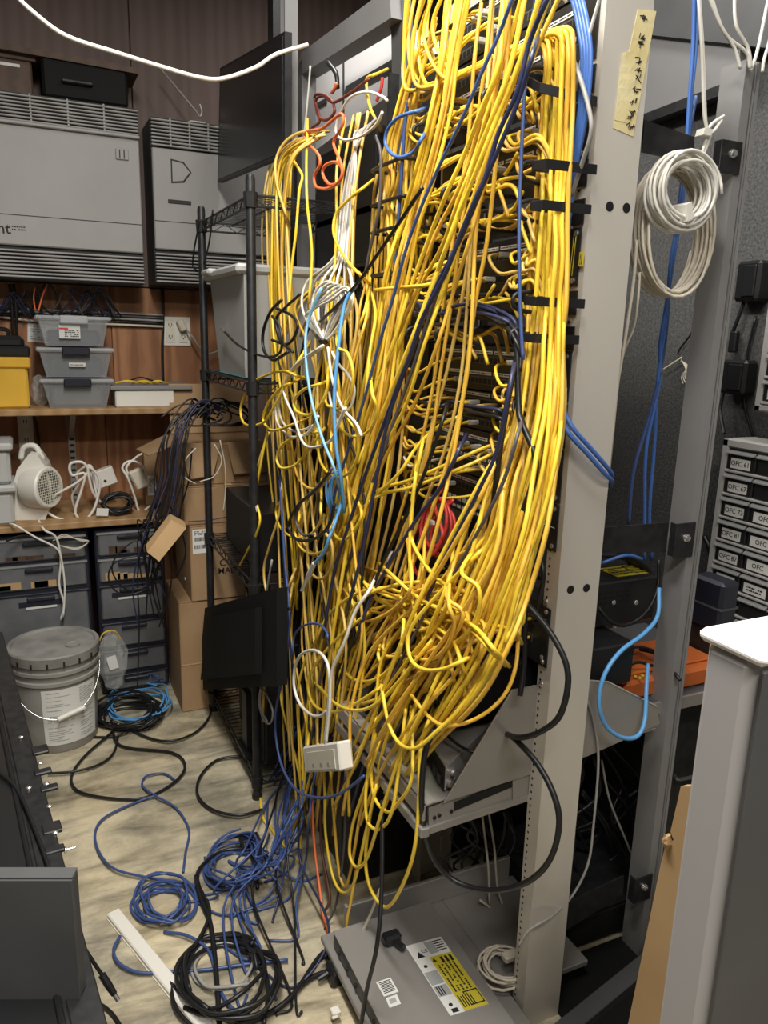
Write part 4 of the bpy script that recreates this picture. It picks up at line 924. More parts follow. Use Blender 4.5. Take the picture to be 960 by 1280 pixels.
obj('lead', MB().tube(crom([(1.53, 1.30, .80), (1.52, 1.28, .75), (1.54, 1.27, .70)], 5), .005), 'black', t)
obj('strap', MB().box(1.499, 1.561, 1.259, 1.361, .86, .865), 'greydark', t)
obj('foot', MB().box(1.505, 1.555, 1.265, 1.355, .685, .80), 'blackmetal', t)
lead('blue_loop', 'bright sky blue lead hanging in a long loop beside the tray', [at(824, 735, Y=1.22), at(822, 770, Y=1.19), at(805, 792, Y=1.16), at(775, 815, Y=1.14), at(755, 845, Y=1.13), at(749, 880, Y=1.125), at(758, 908, Y=1.125), at(778, 922, Y=1.125), at(797, 920, Y=1.13), at(806, 900, Y=1.14), at(808, 860, Y=1.17), at(810, 830, Y=1.2)], .0048, 'sky')
lead('blue_stub', 'dark blue lead end emerging behind the tray corner', [at(785, 868, Y=1.3), at(800, 880, Y=1.27), at(812, 884, Y=1.24)], .006, 'royal')

# right wall: grey panel, adapters, drawer cabinets
t = thing('wall_panel', 'pale grey panel with a dark bottom edge high on the right wall', 'panel', (1.88, 1.9, 2.0))
obj('board', MB().prism([at(790, 160, X=1.85), at(780, 30, X=1.85), at(925, 30, X=1.85), at(925, 108, X=1.85)], (.03, 0, 0)), 'greypaint', t)
obj('bottom_edge', MB().prism([at(790, 160, X=1.84), at(790, 148, X=1.84), at(925, 96, X=1.84), at(925, 110, X=1.84)], (.04, 0, 0)), 'blackmetal', t)
obj('top_box', MB().prism([at(780, 40, X=1.83), at(780, -40, X=1.83), at(960, -40, X=1.83), at(960, 60, X=1.83)], (.05, 0, 0)), 'greydark', t)
t = thing('shadow_board', 'darker grey board below the pale panel behind the coiled white cable', 'board', (1.88, 1.9, 1.0))
obj('board', MB().box(1.872, 1.898, 1.25, 2.6, .3, 2.1), 'wallgrey', t)  # speckled grey board mounted on the right wall
def wallwart(label, px0, py0, px1, py1):
    a, b = at(px0, py0, X=1.82), at(px1, py1, X=1.82)
    t = thing('power_adapter', label, 'adapter', (1.86, (a.y+b.y)/2, b.z), 'black adapters plugged into the right wall')
    obj('case', MB().obox((1.82, b.y, b.z), (.052, 0, 0), (0, a.y-b.y, 0), (0, 0, a.z-b.z), .008), 'blacksat', t)
    obj('ridge', MB().box(1.815, 1.82, b.y+.01, a.y-.03, b.z+.012, a.z-.012, .002), 'blacksat', t)
    return t, a, b
t, a, b = wallwart('upper black adapter plugged into the grey wall', 921, 327, 945, 376)
obj('lead', MB().tube(crom([(1.845, a.y-.02, b.z), (1.84, a.y-.01, b.z-.05), (1.842, a.y+.005, b.z-.09)], 5), .006), 'black', t)
obj('strain_relief', MB().box(1.835, 1.855, a.y-.015, a.y+.01, b.z-.14, b.z-.08, .004), 'blacksat', t)
t, a, b = wallwart('lower black adapter plugged into the grey wall', 902, 449, 928, 494)
obj('lead', MB().tube(crom([(1.845, a.y+.0, b.z), (1.83, a.y-.01, b.z-.05), (1.80, a.y-.06, b.z-.11)], 5), .005), 'black', t)
lead('wall_lead', 'black lead climbing the grey wall beside the upper drawer cabinet', [at(945, 395, X=1.86), at(933, 450, X=1.86), at(930, 500, X=1.86), at(942, 548, X=1.86)], .004, 'black')
lead('wall_lead', 'black lead curling down behind the lower drawer cabinet', [at(880, 670, X=1.84), at(888, 690, X=1.83), at(890, 730, X=1.83), at(884, 770, X=1.83)], .008, 'black')
lead('wall_lead', 'dark lead sagging on the grey board below the white coil', [at(875, 400, X=1.86), at(862, 420, X=1.86), at(848, 440, X=1.86), at(852, 450, X=1.86)], .003, 'black')
for i in range(5):
    lead('bare_wire', 'tuft of thin bare wires on the grey board beside the extrusion post', [at(850, 447+i, X=1.855), at(856+i, 458, X=1.85), at(860-2*i, 470, X=1.85), at(866-3*i, 476+i, X=1.85)], .0015, 'cream', 'bare wires on the grey board')
lead('bare_lead', 'short pale lead end pointing down on the grey board', [at(852, 447, X=1.85), at(840, 455, X=1.85), at(829, 462, X=1.85)], .003, 'cream')
def parts_cabinet(label, ytop, py_rows, texts, texts2, zt, zb):
    X = 1.74; y1 = at(903, ytop, X=X).y; y0 = y1-.62
    t = thing('drawer_cabinet', label, 'drawer cabinet', (1.82, (y0+y1)/2, zb), 'small-drawer cabinets on the right wall')
    obj('shell', MB().box(X+.012, 1.86, y0, y1, zb, zt, .012), 'partsbin', t)
    fr = MB(); fr.box(X, X+.012, y1-.022, y1, zb, zt, .004).box(X, X+.012, y0, y0+.02, zb, zt, .004).box(X, X+.012, y0, y1, zt-.024, zt, .004).box(X, X+.012, y0, y1, zb, zb+.018, .004)
    obj('face_frame', fr, 'partsbin', t, kind='stuff')
    n = len(texts); ph = (zt-zb-.045)/n; pw = .098
    for r in range(n):
        z1 = zt-.026-r*ph; z0 = z1-ph
        obj('rail', MB().box(X-.002, X+.012, y0+.02, y1-.02, z0, z0+.008, .002), 'partsbin', t)
        for cix in range(3):
            ya = y1-.024-cix*pw; yb = ya-pw+.006
            d = obj('small_drawer', MB().box(X-.001, X+.011, yb, ya, z0+.010, z1-.003, .002), 'smoke', t)
            obj('drawer_lip', MB().prism([(X-.001, ya, z1-.004), (X-.010, ya, z1-.010), (X-.010, ya, z1-.013), (X-.001, ya, z1-.009)], (0, yb-ya, 0)), 'cleardrawer', d)
            tx = (texts, texts2, texts2)[cix][r]
            if tx:
                wl = .062 if cix == 0 else .07
                l = obj('paper_label', MB().box(X-.0022, X-.001, (ya+yb)/2-wl/2, (ya+yb)/2+wl/2, z0+.014, z1-.024), 'paper', d)
                q = V((X-.0024, (ya+yb)/2, (z0+z1)/2-.005))
                if tx == '=': obj('print', marks(MB(), q, (0, -1, 0), (0, 0, 1), .05, .016, 2, .95), 'ink', l, kind='stuff')
                else: text('lettering', tx, q, (0, -1, 0), (0, 0, 1), .0185, 'ink', l)
    return t
parts_cabinet('lower grey cabinet of small labelled drawers on the right wall', 552, 0, ['OFC 61', 'OFC 67', 'OFC 73', 'OFC 81', 'OFC 87', '=', '210-0', ''], ['', '', 'OFC', 'OFC', 'OFC', '=', '', ''], 1.245, 1.245-8*.0655-.045)
t = parts_cabinet('upper grey cabinet of small labelled drawers on the right wall', 552, 0, ['', '', '', 'OFC', 'OFC'], ['', '', '', 'OFC', 'OFC'], 1.70, 1.70-5*.0655-.045)
# the upper one stands further along the wall
t.location.y -= .085
# coil of white cable and the cables above
def ring_coil(name, label, ctr, rx, rz, turns, r, m, wob, seed, tilt=0):
    rr = random.Random(seed); pts = []; N = 26
    for i in range(turns*N):
        a = 2*math.pi*i/N; k = i/(turns*N)
        dr = wob*math.sin(k*turns*1.7+seed)+wob*.6*math.sin(k*turns*.9*2+1)
        pts.append(V(ctr)+V(((rx+dr)*math.cos(a), (k-.5)*turns*.0035+tilt*math.sin(a)+.004*math.sin(i*.37), (rz+dr)*math.sin(a))))
    return obj(name, MB().tube(pts, r, 6), m, None, True, loc=ctr)
c1 = at(852, 240, Y=1.15); ru = (at(893, 240, Y=1.15)-at(813, 240, Y=1.15)).length/2
t = tag(ring_coil('white_cable_coil', '', c1, ru*.82, ru*.74, 14, .0032, 'white', .0075, 2), 'small tight coil of white cable tied over the larger white coil', 'cable coil')
tie = c1+V((-.006, -.03, -ru*.7)); obj('cable_tie', MB().obox(tie, (.012, 0, .006), (0, .05, 0), (-.008, 0, .028)), 'whiteplastic', t)
c2 = at(840, 290, Y=1.20)
t = tag(ring_coil('white_cable_coil', '', c2, ru*1.05, ru*1.5, 14, .0032, 'cream', .011, 5, .01), 'larger hanging coil of white cable behind the small tight coil', 'cable coil')
WG = 'white cables rising over the black bracket'
for i, pts in enumerate((((872, -20), (877, 60), (880, 140), (884, 165), (878, 190), (872, 205)), ((873, -20), (879, 70), (882, 150), (888, 168), (880, 192), (876, 210)), ((880, -20), (900, 30), (918, 60), (926, 86)), ((884, -20), (905, 40), (932, 65), (938, 86)), ((918, -20), (920, 30), (935, 60), (939, 86)), ((962, -10), (952, 40), (945, 70), (938, 88)), ((972, 0), (962, 50), (955, 75), (953, 90)), ((905, 145), (890, 155), (884, 166), (892, 164), (902, 150)))):
    lb = ('first of two white cables tied together above the black bracket', 'second of two white cables tied together above the black bracket', 'white cable slanting from the ceiling to the top of the extrusion post', 'second white cable slanting to the top of the extrusion post', 'thin white cable dropping straight to the top of the extrusion post', 'white cable coming down from the right into the post', 'white cable passing behind the head of the post', 'small white cable end knotted at the black bracket')[i]
    lead('white_cable', lb, [at(x, y, Y=1.17 if y < 200 else 1.15) for x, y in pts], .0034, 'white')
tag(obj('cable_tie', MB().obox(at(879, 168, Y=1.16), (.02, 0, 0), (0, .02, 0), (.003, 0, .012)), 'whiteplastic'), 'white cable tie holding two white cables at the black bracket', 'cable tie')
lead('white_cable', 'long white cable running down beside the aluminium post from the large coil', [at(796, 300, Y=1.19), at(792, 350, Y=1.19), at(782, 420, Y=1.19), at(772, 480, Y=1.2), at(766, 540, Y=1.22), at(760, 600, Y=1.3)], .0036, 'cream')
lead('white_cable', 'thin white cable draped from the large coil behind the aluminium post', [at(800, 340, Y=1.2), at(797, 380, Y=1.2), at(792, 410, Y=1.22), at(780, 440, Y=1.25), at(774, 470, Y=1.3)], .0026, 'cream')
BG = 'blue cables behind the white coils'
for i, pts in enumerate((((868, -10), (866, 60), (862, 120), (858, 180), (850, 260), (838, 330), (835, 380), (828, 430), (822, 480), (818, 560), (812, 640), (815, 700)), ((872, -10), (870, 60), (864, 120), (860, 180), (852, 260), (841, 330), (833, 380), (825, 430), (824, 480), (808, 560), (806, 640), (806, 700)), ((870, 120), (856, 200), (846, 280), (838, 340), (834, 400), (828, 450), (812, 520), (792, 590), (786, 655)))):
    lead('blue_cable', ('blue cable dropping behind the white coils along the grey board', 'second blue cable dropping behind the white coils', 'third blue cable fanning out low on the grey board')[i], [at(x, y, Y=1.36) for x, y in pts], .0045, 'royal' if i < 2 else 'blue')

# pale enamel cabinet close by, cardboard edge and shadow side
t = thing('enamel_cabinet', 'pale grey enamelled cabinet with a bright white top close to the camera', 'cabinet', (.6, .4, 0))
X = .5; a, b = at(881, 784, X=X), at(940, 812, X=X)
y1, y0 = .436, .375; z1 = 1.262
obj('body', MB().box(X, 1.0, y0+.004, y1, 0, z1, .012), 'enamelside', t, .6)
obj('front_door', MB().box(X+.004, 1.0, y0, y0+.004, 0, z1-.01, .001), 'greydark', t)  # dark colour stands in for the shade on this side
obj('top', MB().box(X-.003, 1.003, y0-.003, y1+.003, z1-.006, z1+.006, .005), 'glare', t, .6)  # white stands in for the light falling on the grey top
t = tag(obj('cardboard_sheet', MB().prism([at(851, 983, X=.74), at(838, 1040, X=.74), at(842, 1050, X=.74), at(832, 1055, X=.74), at(826, 1080, X=.74), at(783, 1290, X=.74), at(880, 1290, X=.74), at(900, 983, X=.74)], (.012, 0, 0)), 'cardlit'), 'upright cardboard sheet with a torn edge behind the pale enamelled cabinet', 'cardboard')
obj('torn_edge', blob(at(834, 1052, X=.738), (.006, .006, .012), 3, .4, (8, 6)), 'cardlit', t)

# ---------------------------------------------------------------- left: black chassis, stand-in for a blurred-out rectangle, raceway
t = thing('black_chassis', 'black metal chassis with notched edge flange and screws, beside the aisle', 'chassis', (-.3, 1.6, 0))
edge = [at(85, 1096, Z=.55), at(66, 1015, Z=.55), at(45, 930, Z=.55), at(22, 865, Z=.55), at(3, 790, Z=.55)]
E0, E1 = edge[0], edge[-1]; ed = (E1-E0)
E0 = E0-ed.normalized()*.5; ed = E1-E0; E0.z = 0; E1.z = 0; en = V((ed.y, -ed.x, 0)).normalized()
obj('body', MB().obox(E0-en*.62, en*.58, ed, (0, 0, .549)), 'blackmetal', t)
obj('top_sheet', MB().obox(E0-en*.63+V((0, 0, .549)), en*.57, ed, (0, 0, .003)), 'blacksat', t)
obj('edge_bead', MB().tube([E0-en*.055+V((0, 0, .555)), E1-en*.055+V((0, 0, .555))], .005, 8), 'blacksat', t)
fl = obj('edge_flange', MB().obox(E0-en*.045+V((0, 0, .540)), en*.045, ed, (0, 0, .012), .002), 'blackmetal', t)
for i, (x, y) in enumerate(((58, 938), (70, 985), (74, 1035), (62, 965), (78, 1062))):
    q = at(x, y, Z=.548); L = .035 if i in (0, 2) else .02
    obj('lug', MB().obox(q-en*.03-ed.normalized()*L/2, en*.034, ed.normalized()*L, (0, 0, .008), .002), 'blackmetal', t)
sc_ = None
for x, y in ((50, 954), (58, 980), (62, 1008), (69, 1041), (36, 985), (26, 922)):
    q = at(x, y, Z=.553)
    o = obj('screw', MB().lathe([(.0065, 0), (.006, .002), (.003, .0035), (.001, .0036)], q, (0, 0, 1), 12), 'zinc', t)
q = at(80, 1063, Z=.545); obj('hanging_screw', MB().lathe([(.006, 0), (.006, .004), (.0025, .005), (.0025, .02)], q, en, 10), 'zinc', t)
lead('black_cable', 'black cable lying in a shallow arc over the black chassis', [at(-10, 960, Z=.56), at(20, 985, Z=.56), at(45, 1040, Z=.56), at(65, 1098, Z=.56), at(80, 1160, Z=.56)], .004, 'black')
t = thing('grey_box', 'smooth dark grey box standing on the black chassis, close to the camera', 'box', (-.1, .95, .552))  # added box, fills a rectangle that was blurred out
a, b = at(0, 1098, Z=.75), at(91, 1098, Z=.75); k = (b-a).normalized(); kn = V((k.y, -k.x, 0))
obj('body', MB().obox(b-k*.5-kn*.0+V((0, 0, -.197)), k*.5, -kn*.02, (0, 0, .197), .002), 'greydark', t)
obj('side', MB().obox(b-k*.5+V((0, 0, -.6)), k*.5, kn*.004, (0, 0, .6), .001), 'greydark', t)
obj('top_edge', MB().obox(b-k*.5-kn*.02, k*.5, kn*.022, (0, 0, .003), .001), 'greydark', t)
lead('usb_cable', 'black cable with a small metal-tipped plug hanging beside the grey box', [at(92, 1150, Z=.40), at(100, 1175, Z=.36), at(115, 1200, Z=.32), at(130, 1222, Z=.28)], .004, 'black')
o = bpy.data.objects['usb_cable']; q0, q1 = at(127, 1218, Z=.285), at(143, 1243, Z=.25)
obj('plug', MB().tube([q0, q0*.5+q1*.5, q1], [.007, .0075, .006], 8), 'blacksat', o); obj('metal_tip', MB().tube([q1, q1+(q1-q0)*.3], .0045, 8), 'zinc', o)
lead('black_cable', 'second black cable trailing to the floor below the hanging plug', [at(92, 1235, Z=.3), at(115, 1250, Z=.22), at(140, 1268, Z=.15), at(160, 1300, Z=.1)], .005, 'black')
t = thing('cable_raceway', 'white plastic raceway strip lying across the floor', 'raceway', (.18, 1.6, .0))
p, q = at(141, 1139, Z=.012), at(268, 1296, Z=.012); d = q-p; n = V((d.y, -d.x, 0)).normalized()
obj('cover', MB().obox(V((p.x, p.y, .001))-n*.017, n*.034, V((d.x, d.y, 0)), (0, 0, .014), .003), 'whiteplastic', t)
obj('base_strip', MB().obox(V((p.x, p.y, .0002))-n*.019, n*.038, V((d.x, d.y, 0)), (0, 0, .003)), 'offwhite', t)
# ---------------------------------------------------------------- cables
RN = random.Random(21)
def cable(label, pts, m='yellow', r=.0038, group=None, name=None, sub=6, k=6):
    """pts: (px, py, X) or world vectors"""
    p = [q if isinstance(q, V) else at(q[0], q[1], X=q[2]) for q in pts]
    for q in p: q.z = max(q.z, r+.001)
    nm = name or ('yellow_cable' if m in ('yellow', 'amber', 'ochre') else {'sky': 'blue', 'royal': 'blue', 'slate': 'grey', 'navy': 'dark_blue'}.get(m, m)+'_cable')
    return lead(nm, label, p, r, m, group, 'cable', k, sub)
def flat(X, pts): return [(a, b, X) for a, b in pts]
def onto(Z, pts): return [at(a, b, Z=Z + (RN.uniform(0, .012))) for a, b in pts]
def tuck(pts, X=.07, L=16):
    """lets both ends run back in among the cables behind"""
    (x0, y0, a0), (x1, y1, a1) = pts[0], pts[1]; d = math.hypot(x0-x1, y0-y1) or 1
    (x3, y3, a3), (x2, y2, a2) = pts[-1], pts[-2]; e = math.hypot(x3-x2, y3-y2) or 1
    return [(x0+(x0-x1)/d*L, y0+(y0-y1)/d*L, a0+X)]+list(pts)+[(x3+(x3-x2)/e*L, y3+(y3-y2)/e*L, a3+X)]
ORD = 'first second third fourth fifth sixth seventh eighth ninth tenth eleventh twelfth thirteenth fourteenth fifteenth sixteenth seventeenth eighteenth nineteenth twentieth'.split()
TINT = {'yellow': 'bright yellow', 'amber': 'amber yellow', 'ochre': 'dusty ochre'}
def band(st, n, mats, label, group, wob=.05, pj=1.5, r=.0038, cut=(0, 0), rank=None, walk=.06, deep=(0, 0)):
    """n cables flowing through the stations st = (xa, ya, xb, yb, Xnear, Xfar)"""
    for i in range(n):
        u = (i+.5)/n; v = RN.random(); ph = RN.uniform(0, 6.3); fr = RN.uniform(.5, 1.3)
        a = RN.randint(0, cut[0]); b = len(st)-RN.randint(0, cut[1]); pts = []
        for s in range(a, b):
            xa, ya, xb, yb, xn, xf = st[s]
            uu = u + wob*math.sin(ph+s*fr) + RN.uniform(-walk, walk)*.5
            vv = min(1, max(0, v + RN.uniform(-.15, .15)))
            pts.append((xa+(xb-xa)*uu+RN.uniform(-pj, pj), ya+(yb-ya)*uu+RN.uniform(-pj, pj)*2, xn+(xf-xn)*vv))
        if deep[0]: pts.insert(0, (pts[0][0]*1.6-pts[1][0]*.6, pts[0][1]*1.6-pts[1][1]*.6, pts[0][2]+deep[0]))
        if deep[1]: pts.append((pts[-1][0]*1.6-pts[-2][0]*.6, pts[-1][1]*1.6-pts[-2][1]*.6, pts[-1][2]+deep[1]))
        m = RN.choice(mats)
        lb = label.replace('{tint}', TINT.get(m, m))
        if rank: lb = lb.replace('{n}', ORD[n-1-i] if n <= 20 else '')
        cable(lb, pts, m, r*RN.uniform(.92, 1.08), group)
# thick bundle strapped beside the aluminium post, sweeping down to the lower left
st1 = [(612, 98, 650, 60, .84, .87), (655, 58, 690, 40, .83, .87), (676, 50, 712, 38, .83, .87), (680, 75, 716, 62, .825, .87), (675, 130, 715, 130, .83, .875), (671, 210, 712, 212, .83, .88), (667, 265, 710, 265, .82, .88), (663, 320, 709, 322, .82, .88),
       (660, 380, 708, 380, .82, .88), (655, 425, 706, 425, .81, .87), (645, 500, 704, 510, .79, .87), (626, 575, 697, 580, .76, .86), (602, 650, 682, 662, .73, .84), (572, 722, 664, 738, .70, .81), (540, 800, 640, 806, .67, .78),
       (503, 865, 600, 872, .655, .74), (474, 925, 548, 930, .645, .72), (452, 985, 500, 990, .64, .70)]
band(st1, 18, ['yellow', 'yellow', 'amber'], '{tint} cable, {n} from the aluminium post in the strapped bundle', 'strapped yellow bundle beside the post', wob=.03, cut=(1, 3), rank=True, r=.0042, walk=.05)
st1b = [(664, 300, 705, 300, .85, .89)] + [(a+4, b, c-2, d, e+.02, f+.01) for a, b, c, d, e, f in st1[8:]]
band(st1b, 14, ['amber', 'amber', 'yellow', 'ochre'], '{tint} cable deep inside the strapped bundle, showing between the outer ones', 'inner cables of the strapped bundle', wob=.10, cut=(0, 4), r=.0040)
# middle trunk through the vertical cable manager
st2 = [(516, 70, 548, 20, .80, .86), (500, 125, 528, 110, .80, .86), (482, 180, 516, 180, .80, .87), (472, 230, 512, 232, .80, .87), (466, 262, 509, 262, .80, .87), (462, 320, 507, 320, .80, .87), (457, 390, 506, 390, .79, .87), (450, 460, 505, 465, .78, .87), (442, 540, 500, 550, .77, .86),
       (428, 620, 488, 640, .75, .85), (408, 720, 468, 740, .72, .82), (388, 830, 440, 850, .69, .79), (376, 930, 420, 950, .67, .76), (372, 1010, 405, 1030, .66, .74)]
band(st2, 20, ['amber', 'yellow', 'ochre', 'amber'], '{tint} cable in the middle trunk held by the black rings', 'middle trunk of yellow cables', wob=.08, cut=(1, 4), r=.0040)
# long diagonal cables in front of the panels
st3 = [(553, -15, 592, -15, .77, .83), (545, 75, 574, 75, .76, .82), (533, 145, 561, 145, .75, .81), (516, 226, 541, 226, .74, .80), (498, 285, 524, 290, .73, .79), (484, 335, 513, 340, .72, .78), (470, 400, 502, 410, .71, .77), (455, 480, 487, 490, .69, .76),
       (438, 560, 471, 570, .68, .75), (420, 640, 452, 650, .67, .74), (404, 720, 437, 735, .66, .73), (392, 810, 428, 825, .65, .72), (384, 900, 420, 910, .645, .70), (378, 970, 410, 985, .64, .69)]
band(st3, 8, ['yellow', 'yellow', 'yellow', 'amber'], '{tint} cable slanting just in front of the middle trunk, {n} from the aluminium post', 'cables slanting before the middle trunk', wob=.06, cut=(0, 2), r=.0042, rank=True)
st3b = [(640, -15, 692, -15, .77, .83), (628, 75, 656, 75, .76, .82), (605, 138, 632, 140, .75, .81), (585, 190, 612, 195, .745, .81), (566, 240, 594, 245, .74, .80), (543, 300, 575, 305, .735, .79), (520, 363, 553, 368, .73, .785), (495, 426, 531, 432, .71, .77), (468, 496, 506, 505, .70, .76),
        (440, 570, 481, 580, .68, .75), (415, 650, 456, 660, .66, .73), (398, 740, 436, 755, .65, .72), (385, 840, 421, 850, .64, .70), (380, 940, 412, 950, .635, .69)]
st3b = [(a-9, b, c+13, d, e, f) for a, b, c, d, e, f in st3b[:9]]+st3b[9:]
band(st3b, 8, ['yellow', 'yellow', 'amber'], '{tint} cable slanting across the upper panels, {n} from the aluminium post', 'cables slanting across the upper panels', wob=.06, cut=(0, 3), r=.0042, rank=True)
st3c = [(598, -15, 645, -15, .78, .84), (592, 75, 634, 75, .77, .83), (582, 180, 620, 190, .765, .82), (570, 280, 608, 300, .76, .82), (556, 370, 602, 390, .75, .81), (540, 460, 592, 480, .74, .80), (520, 550, 572, 570, .72, .78), (492, 640, 546, 660, .69, .76), (465, 730, 520, 750, .67, .74), (440, 820, 490, 840, .65, .72), (420, 900, 460, 920, .64, .70)]
band(st3c, 6, ['yellow', 'amber', 'ochre'], 'steep {tint} cable crossing the ports, {n} from the aluminium post', 'steep cables crossing the ports', wob=.10, cut=(0, 2), r=.0040, rank=True)
st3d = [(500, -15, 560, -20, .78, .86), (496, 60, 540, 40, .78, .86), (500, 110, 560, 95, .79, .86), (540, 108, 600, 82, .81, .87), (600, 85, 650, 55, .83, .88)]
band(st3d, 9, ['yellow', 'amber'], '{tint} cable curving from the head of the middle trunk towards the strapped bundle', 'cables curving between trunk and bundle', wob=.15, cut=(0, 0), r=.0040, walk=.15)
# far bundle beside the wire shelving
st4 = [(392, 172, 410, 165, .74, .82), (366, 178, 398, 172, .71, .80), (343, 200, 372, 195, .68, .78), (333, 240, 364, 238, .67, .76), (330, 310, 362, 310, .66, .76), (330, 400, 366, 400, .655, .75), (332, 480, 374, 482, .65, .74), (335, 560, 385, 562, .645, .74), (343, 660, 390, 662, .64, .73),
       (349, 760, 394, 760, .64, .72), (352, 860, 398, 860, .635, .70), (357, 960, 402, 960, .63, .69), (362, 1020, 398, 1030, .63, .68)]
band(st4, 17, ['ochre', 'ochre', 'amber', 'yellow'], '{tint} cable hanging in the far bundle beside the wire shelving', 'far yellow bundle beside the wire shelving', wob=.10, cut=(1, 5), r=.0036)
# tangle between the far bundle and the middle trunk
st5t = [(432, 148, 462, 140, .80, .86), (424, 210, 452, 210, .76, .83), (418, 290, 448, 290, .73, .82), (405, 380, 450, 380, .70, .80), (390, 470, 452, 470, .68, .79), (385, 560, 450, 560, .67, .78), (380, 660, 440, 660, .66, .76), (378, 760, 430, 760, .65, .74)]
band(st5t, 6, ['yellow', 'amber', 'ochre'], '{tint} cable hanging before the black units between bundle and trunk', 'cables before the black units', wob=.15, cut=(0, 2), r=.0037, walk=.1)
st5 = [(395, 350, 455, 340, .84, .90), (372, 385, 455, 385, .72, .82), (368, 440, 455, 440, .68, .80), (366, 520, 458, 520, .67, .79), (368, 610, 458, 610, .66, .78), (370, 700, 452, 700, .655, .76), (368, 790, 445, 790, .65, .74), (366, 870, 436, 870, .645, .72), (370, 950, 426, 950, .64, .70), (376, 1030, 412, 1040, .635, .69)]
band(st5, 22, ['ochre', 'amber', 'yellow', 'ochre'], '{tint} cable in the loose tangle left of the middle trunk', 'loose tangle of yellow cables', wob=.22, cut=(0, 4), r=.0037, walk=.14)
for i in range(9):
    cx, cy = RN.uniform(370, 445), RN.uniform(470, 700); rx, ry = RN.uniform(12, 30), RN.uniform(20, 42); a0 = RN.uniform(-1.2, .3); X0 = RN.uniform(.635, .66); m = RN.choice(['yellow', 'ochre', 'amber'])
    pts = [(cx+rx*math.cos(a0-.9)+6, cy-ry*1.6, X0+.07)]+[(cx+rx*math.cos(a0+a), cy+ry*math.sin(a0+a), X0+.004*a) for a in (-.5, .2, .9, 1.6, 2.3, 3.0, 3.7)]+[(cx-rx*1.1+RN.uniform(0, 30), cy-ry*1.8, X0+.09)]
    cable(f'{TINT[m]} cable hanging in a slack loop out of the loose tangle', pts, m, .0037, 'slack loops out of the loose tangle')
band(st5[1:], 8, ['slate', 'navy', 'black', 'black'], '{tint} cable threading down through the loose yellow tangle', 'dark cables in the loose tangle', wob=.2, cut=(0, 3), r=.0036, walk=.12)
# lower heap sweeping from the right-hand side towards the aisle
st6 = [(650, 470, 690, 480, .86, .90), (628, 540, 676, 550, .80, .86), (596, 600, 660, 610, .74, .80), (560, 680, 640, 690, .70, .78), (520, 750, 610, 765, .67, .75), (478, 820, 575, 838, .65, .72), (445, 890, 535, 905, .63, .69), (425, 950, 495, 970, .625, .68), (415, 1010, 470, 1040, .62, .66)]
band(st6, 14, ['yellow', 'yellow', 'amber'], '{tint} cable in the front of the heap sweeping down to the tray', 'front of the lower yellow heap', wob=.15, cut=(0, 2), r=.0042, walk=.12)
st6b = [(640, 770, 650, 800, .80, .86), (600, 745, 640, 790, .74, .82), (545, 725, 590, 800, .70, .78), (490, 735, 530, 820, .68, .75), (450, 770, 490, 850, .66, .72), (425, 830, 465, 900, .65, .70), (405, 900, 445, 960, .64, .68)]
band(st6b, 18, ['amber', 'yellow', 'ochre', 'yellow'], '{tint} cable arching out of the buried switch into the heap', 'cables arching out of the buried switch', wob=.2, cut=(0, 2), r=.0038, walk=.2)
st6c = [(430, 730, 480, 720, .67, .72), (460, 755, 520, 735, .68, .73), (500, 765, 560, 750, .69, .74), (540, 800, 600, 775, .68, .74), (560, 850, 620, 810, .67, .73)]
band(st6c, 8, ['yellow', 'amber'], '{tint} cable lying crosswise over the middle of the heap', 'crosswise cables over the heap', wob=.25, cut=(0, 0), r=.0038, walk=.3, deep=(.08, .1))
# leads from the ports into the cable managers
def stub(p, dy, dz, m, sgn):
    return [p, p+V((-.03, 0, 0)), p+V((-.062, .1*dy, -.010)), p+V((-.078, .45*dy, -.02+.45*dz)), p+V((-.068, .8*dy, .85*dz)), p+V((-.05, dy, dz-.04))]
rows = {}
for p in PORTS: rows.setdefault(round(p.z, 3), []).append(p)
nst = 0
for z in sorted(rows, reverse=True):
    if z < 1.0 or nst > 76: continue
    for p in rows[z]:
        if RN.random() < (.22 if z > 1.45 else .13):
            right = p.y < 1.36
            dy = (1.165-p.y) if right else (1.70-p.y); dz = RN.uniform(-.06, -.01)
            m = RN.choice(['yellow', 'amber', 'ochre', 'amber', 'ochre', 'yellow'] if RN.random() < .9 else ['white', 'royal', 'black'])
            side = 'towards the strapped bundle' if right else 'towards the middle trunk'
            tn = TINT.get(m, m)
            cb = cable(f'{tn} patch lead plugged into a panel and drooping {side}', stub(p, dy, dz, m, 1), m, .0034, f'patch leads drooping {side}'); nst += 1
            if RN.random() < .6: obj('plug', MB().obox(p+V((-.028, -.0055, -.005)), (.027, 0, 0), (0, .011, 0), (0, 0, .010), .002), 'plug', cb)
for p in [q for q in PORTS if q.z < 1.0][::3]:
    m = RN.choice(['yellow', 'amber', 'ochre']); e = at(RN.uniform(430, 600), RN.uniform(800, 880), X=RN.uniform(.68, .74))
    cable(f'{TINT[m]} lead plugged into the buried switch behind the heap', [p, p+V((-.04, 0, .0)), p+V((-.09, .03, -.02)), (p*.45+e*.55)+V((-.03, .02, .05)), e], m, .0036, 'leads plugged into the buried switch')
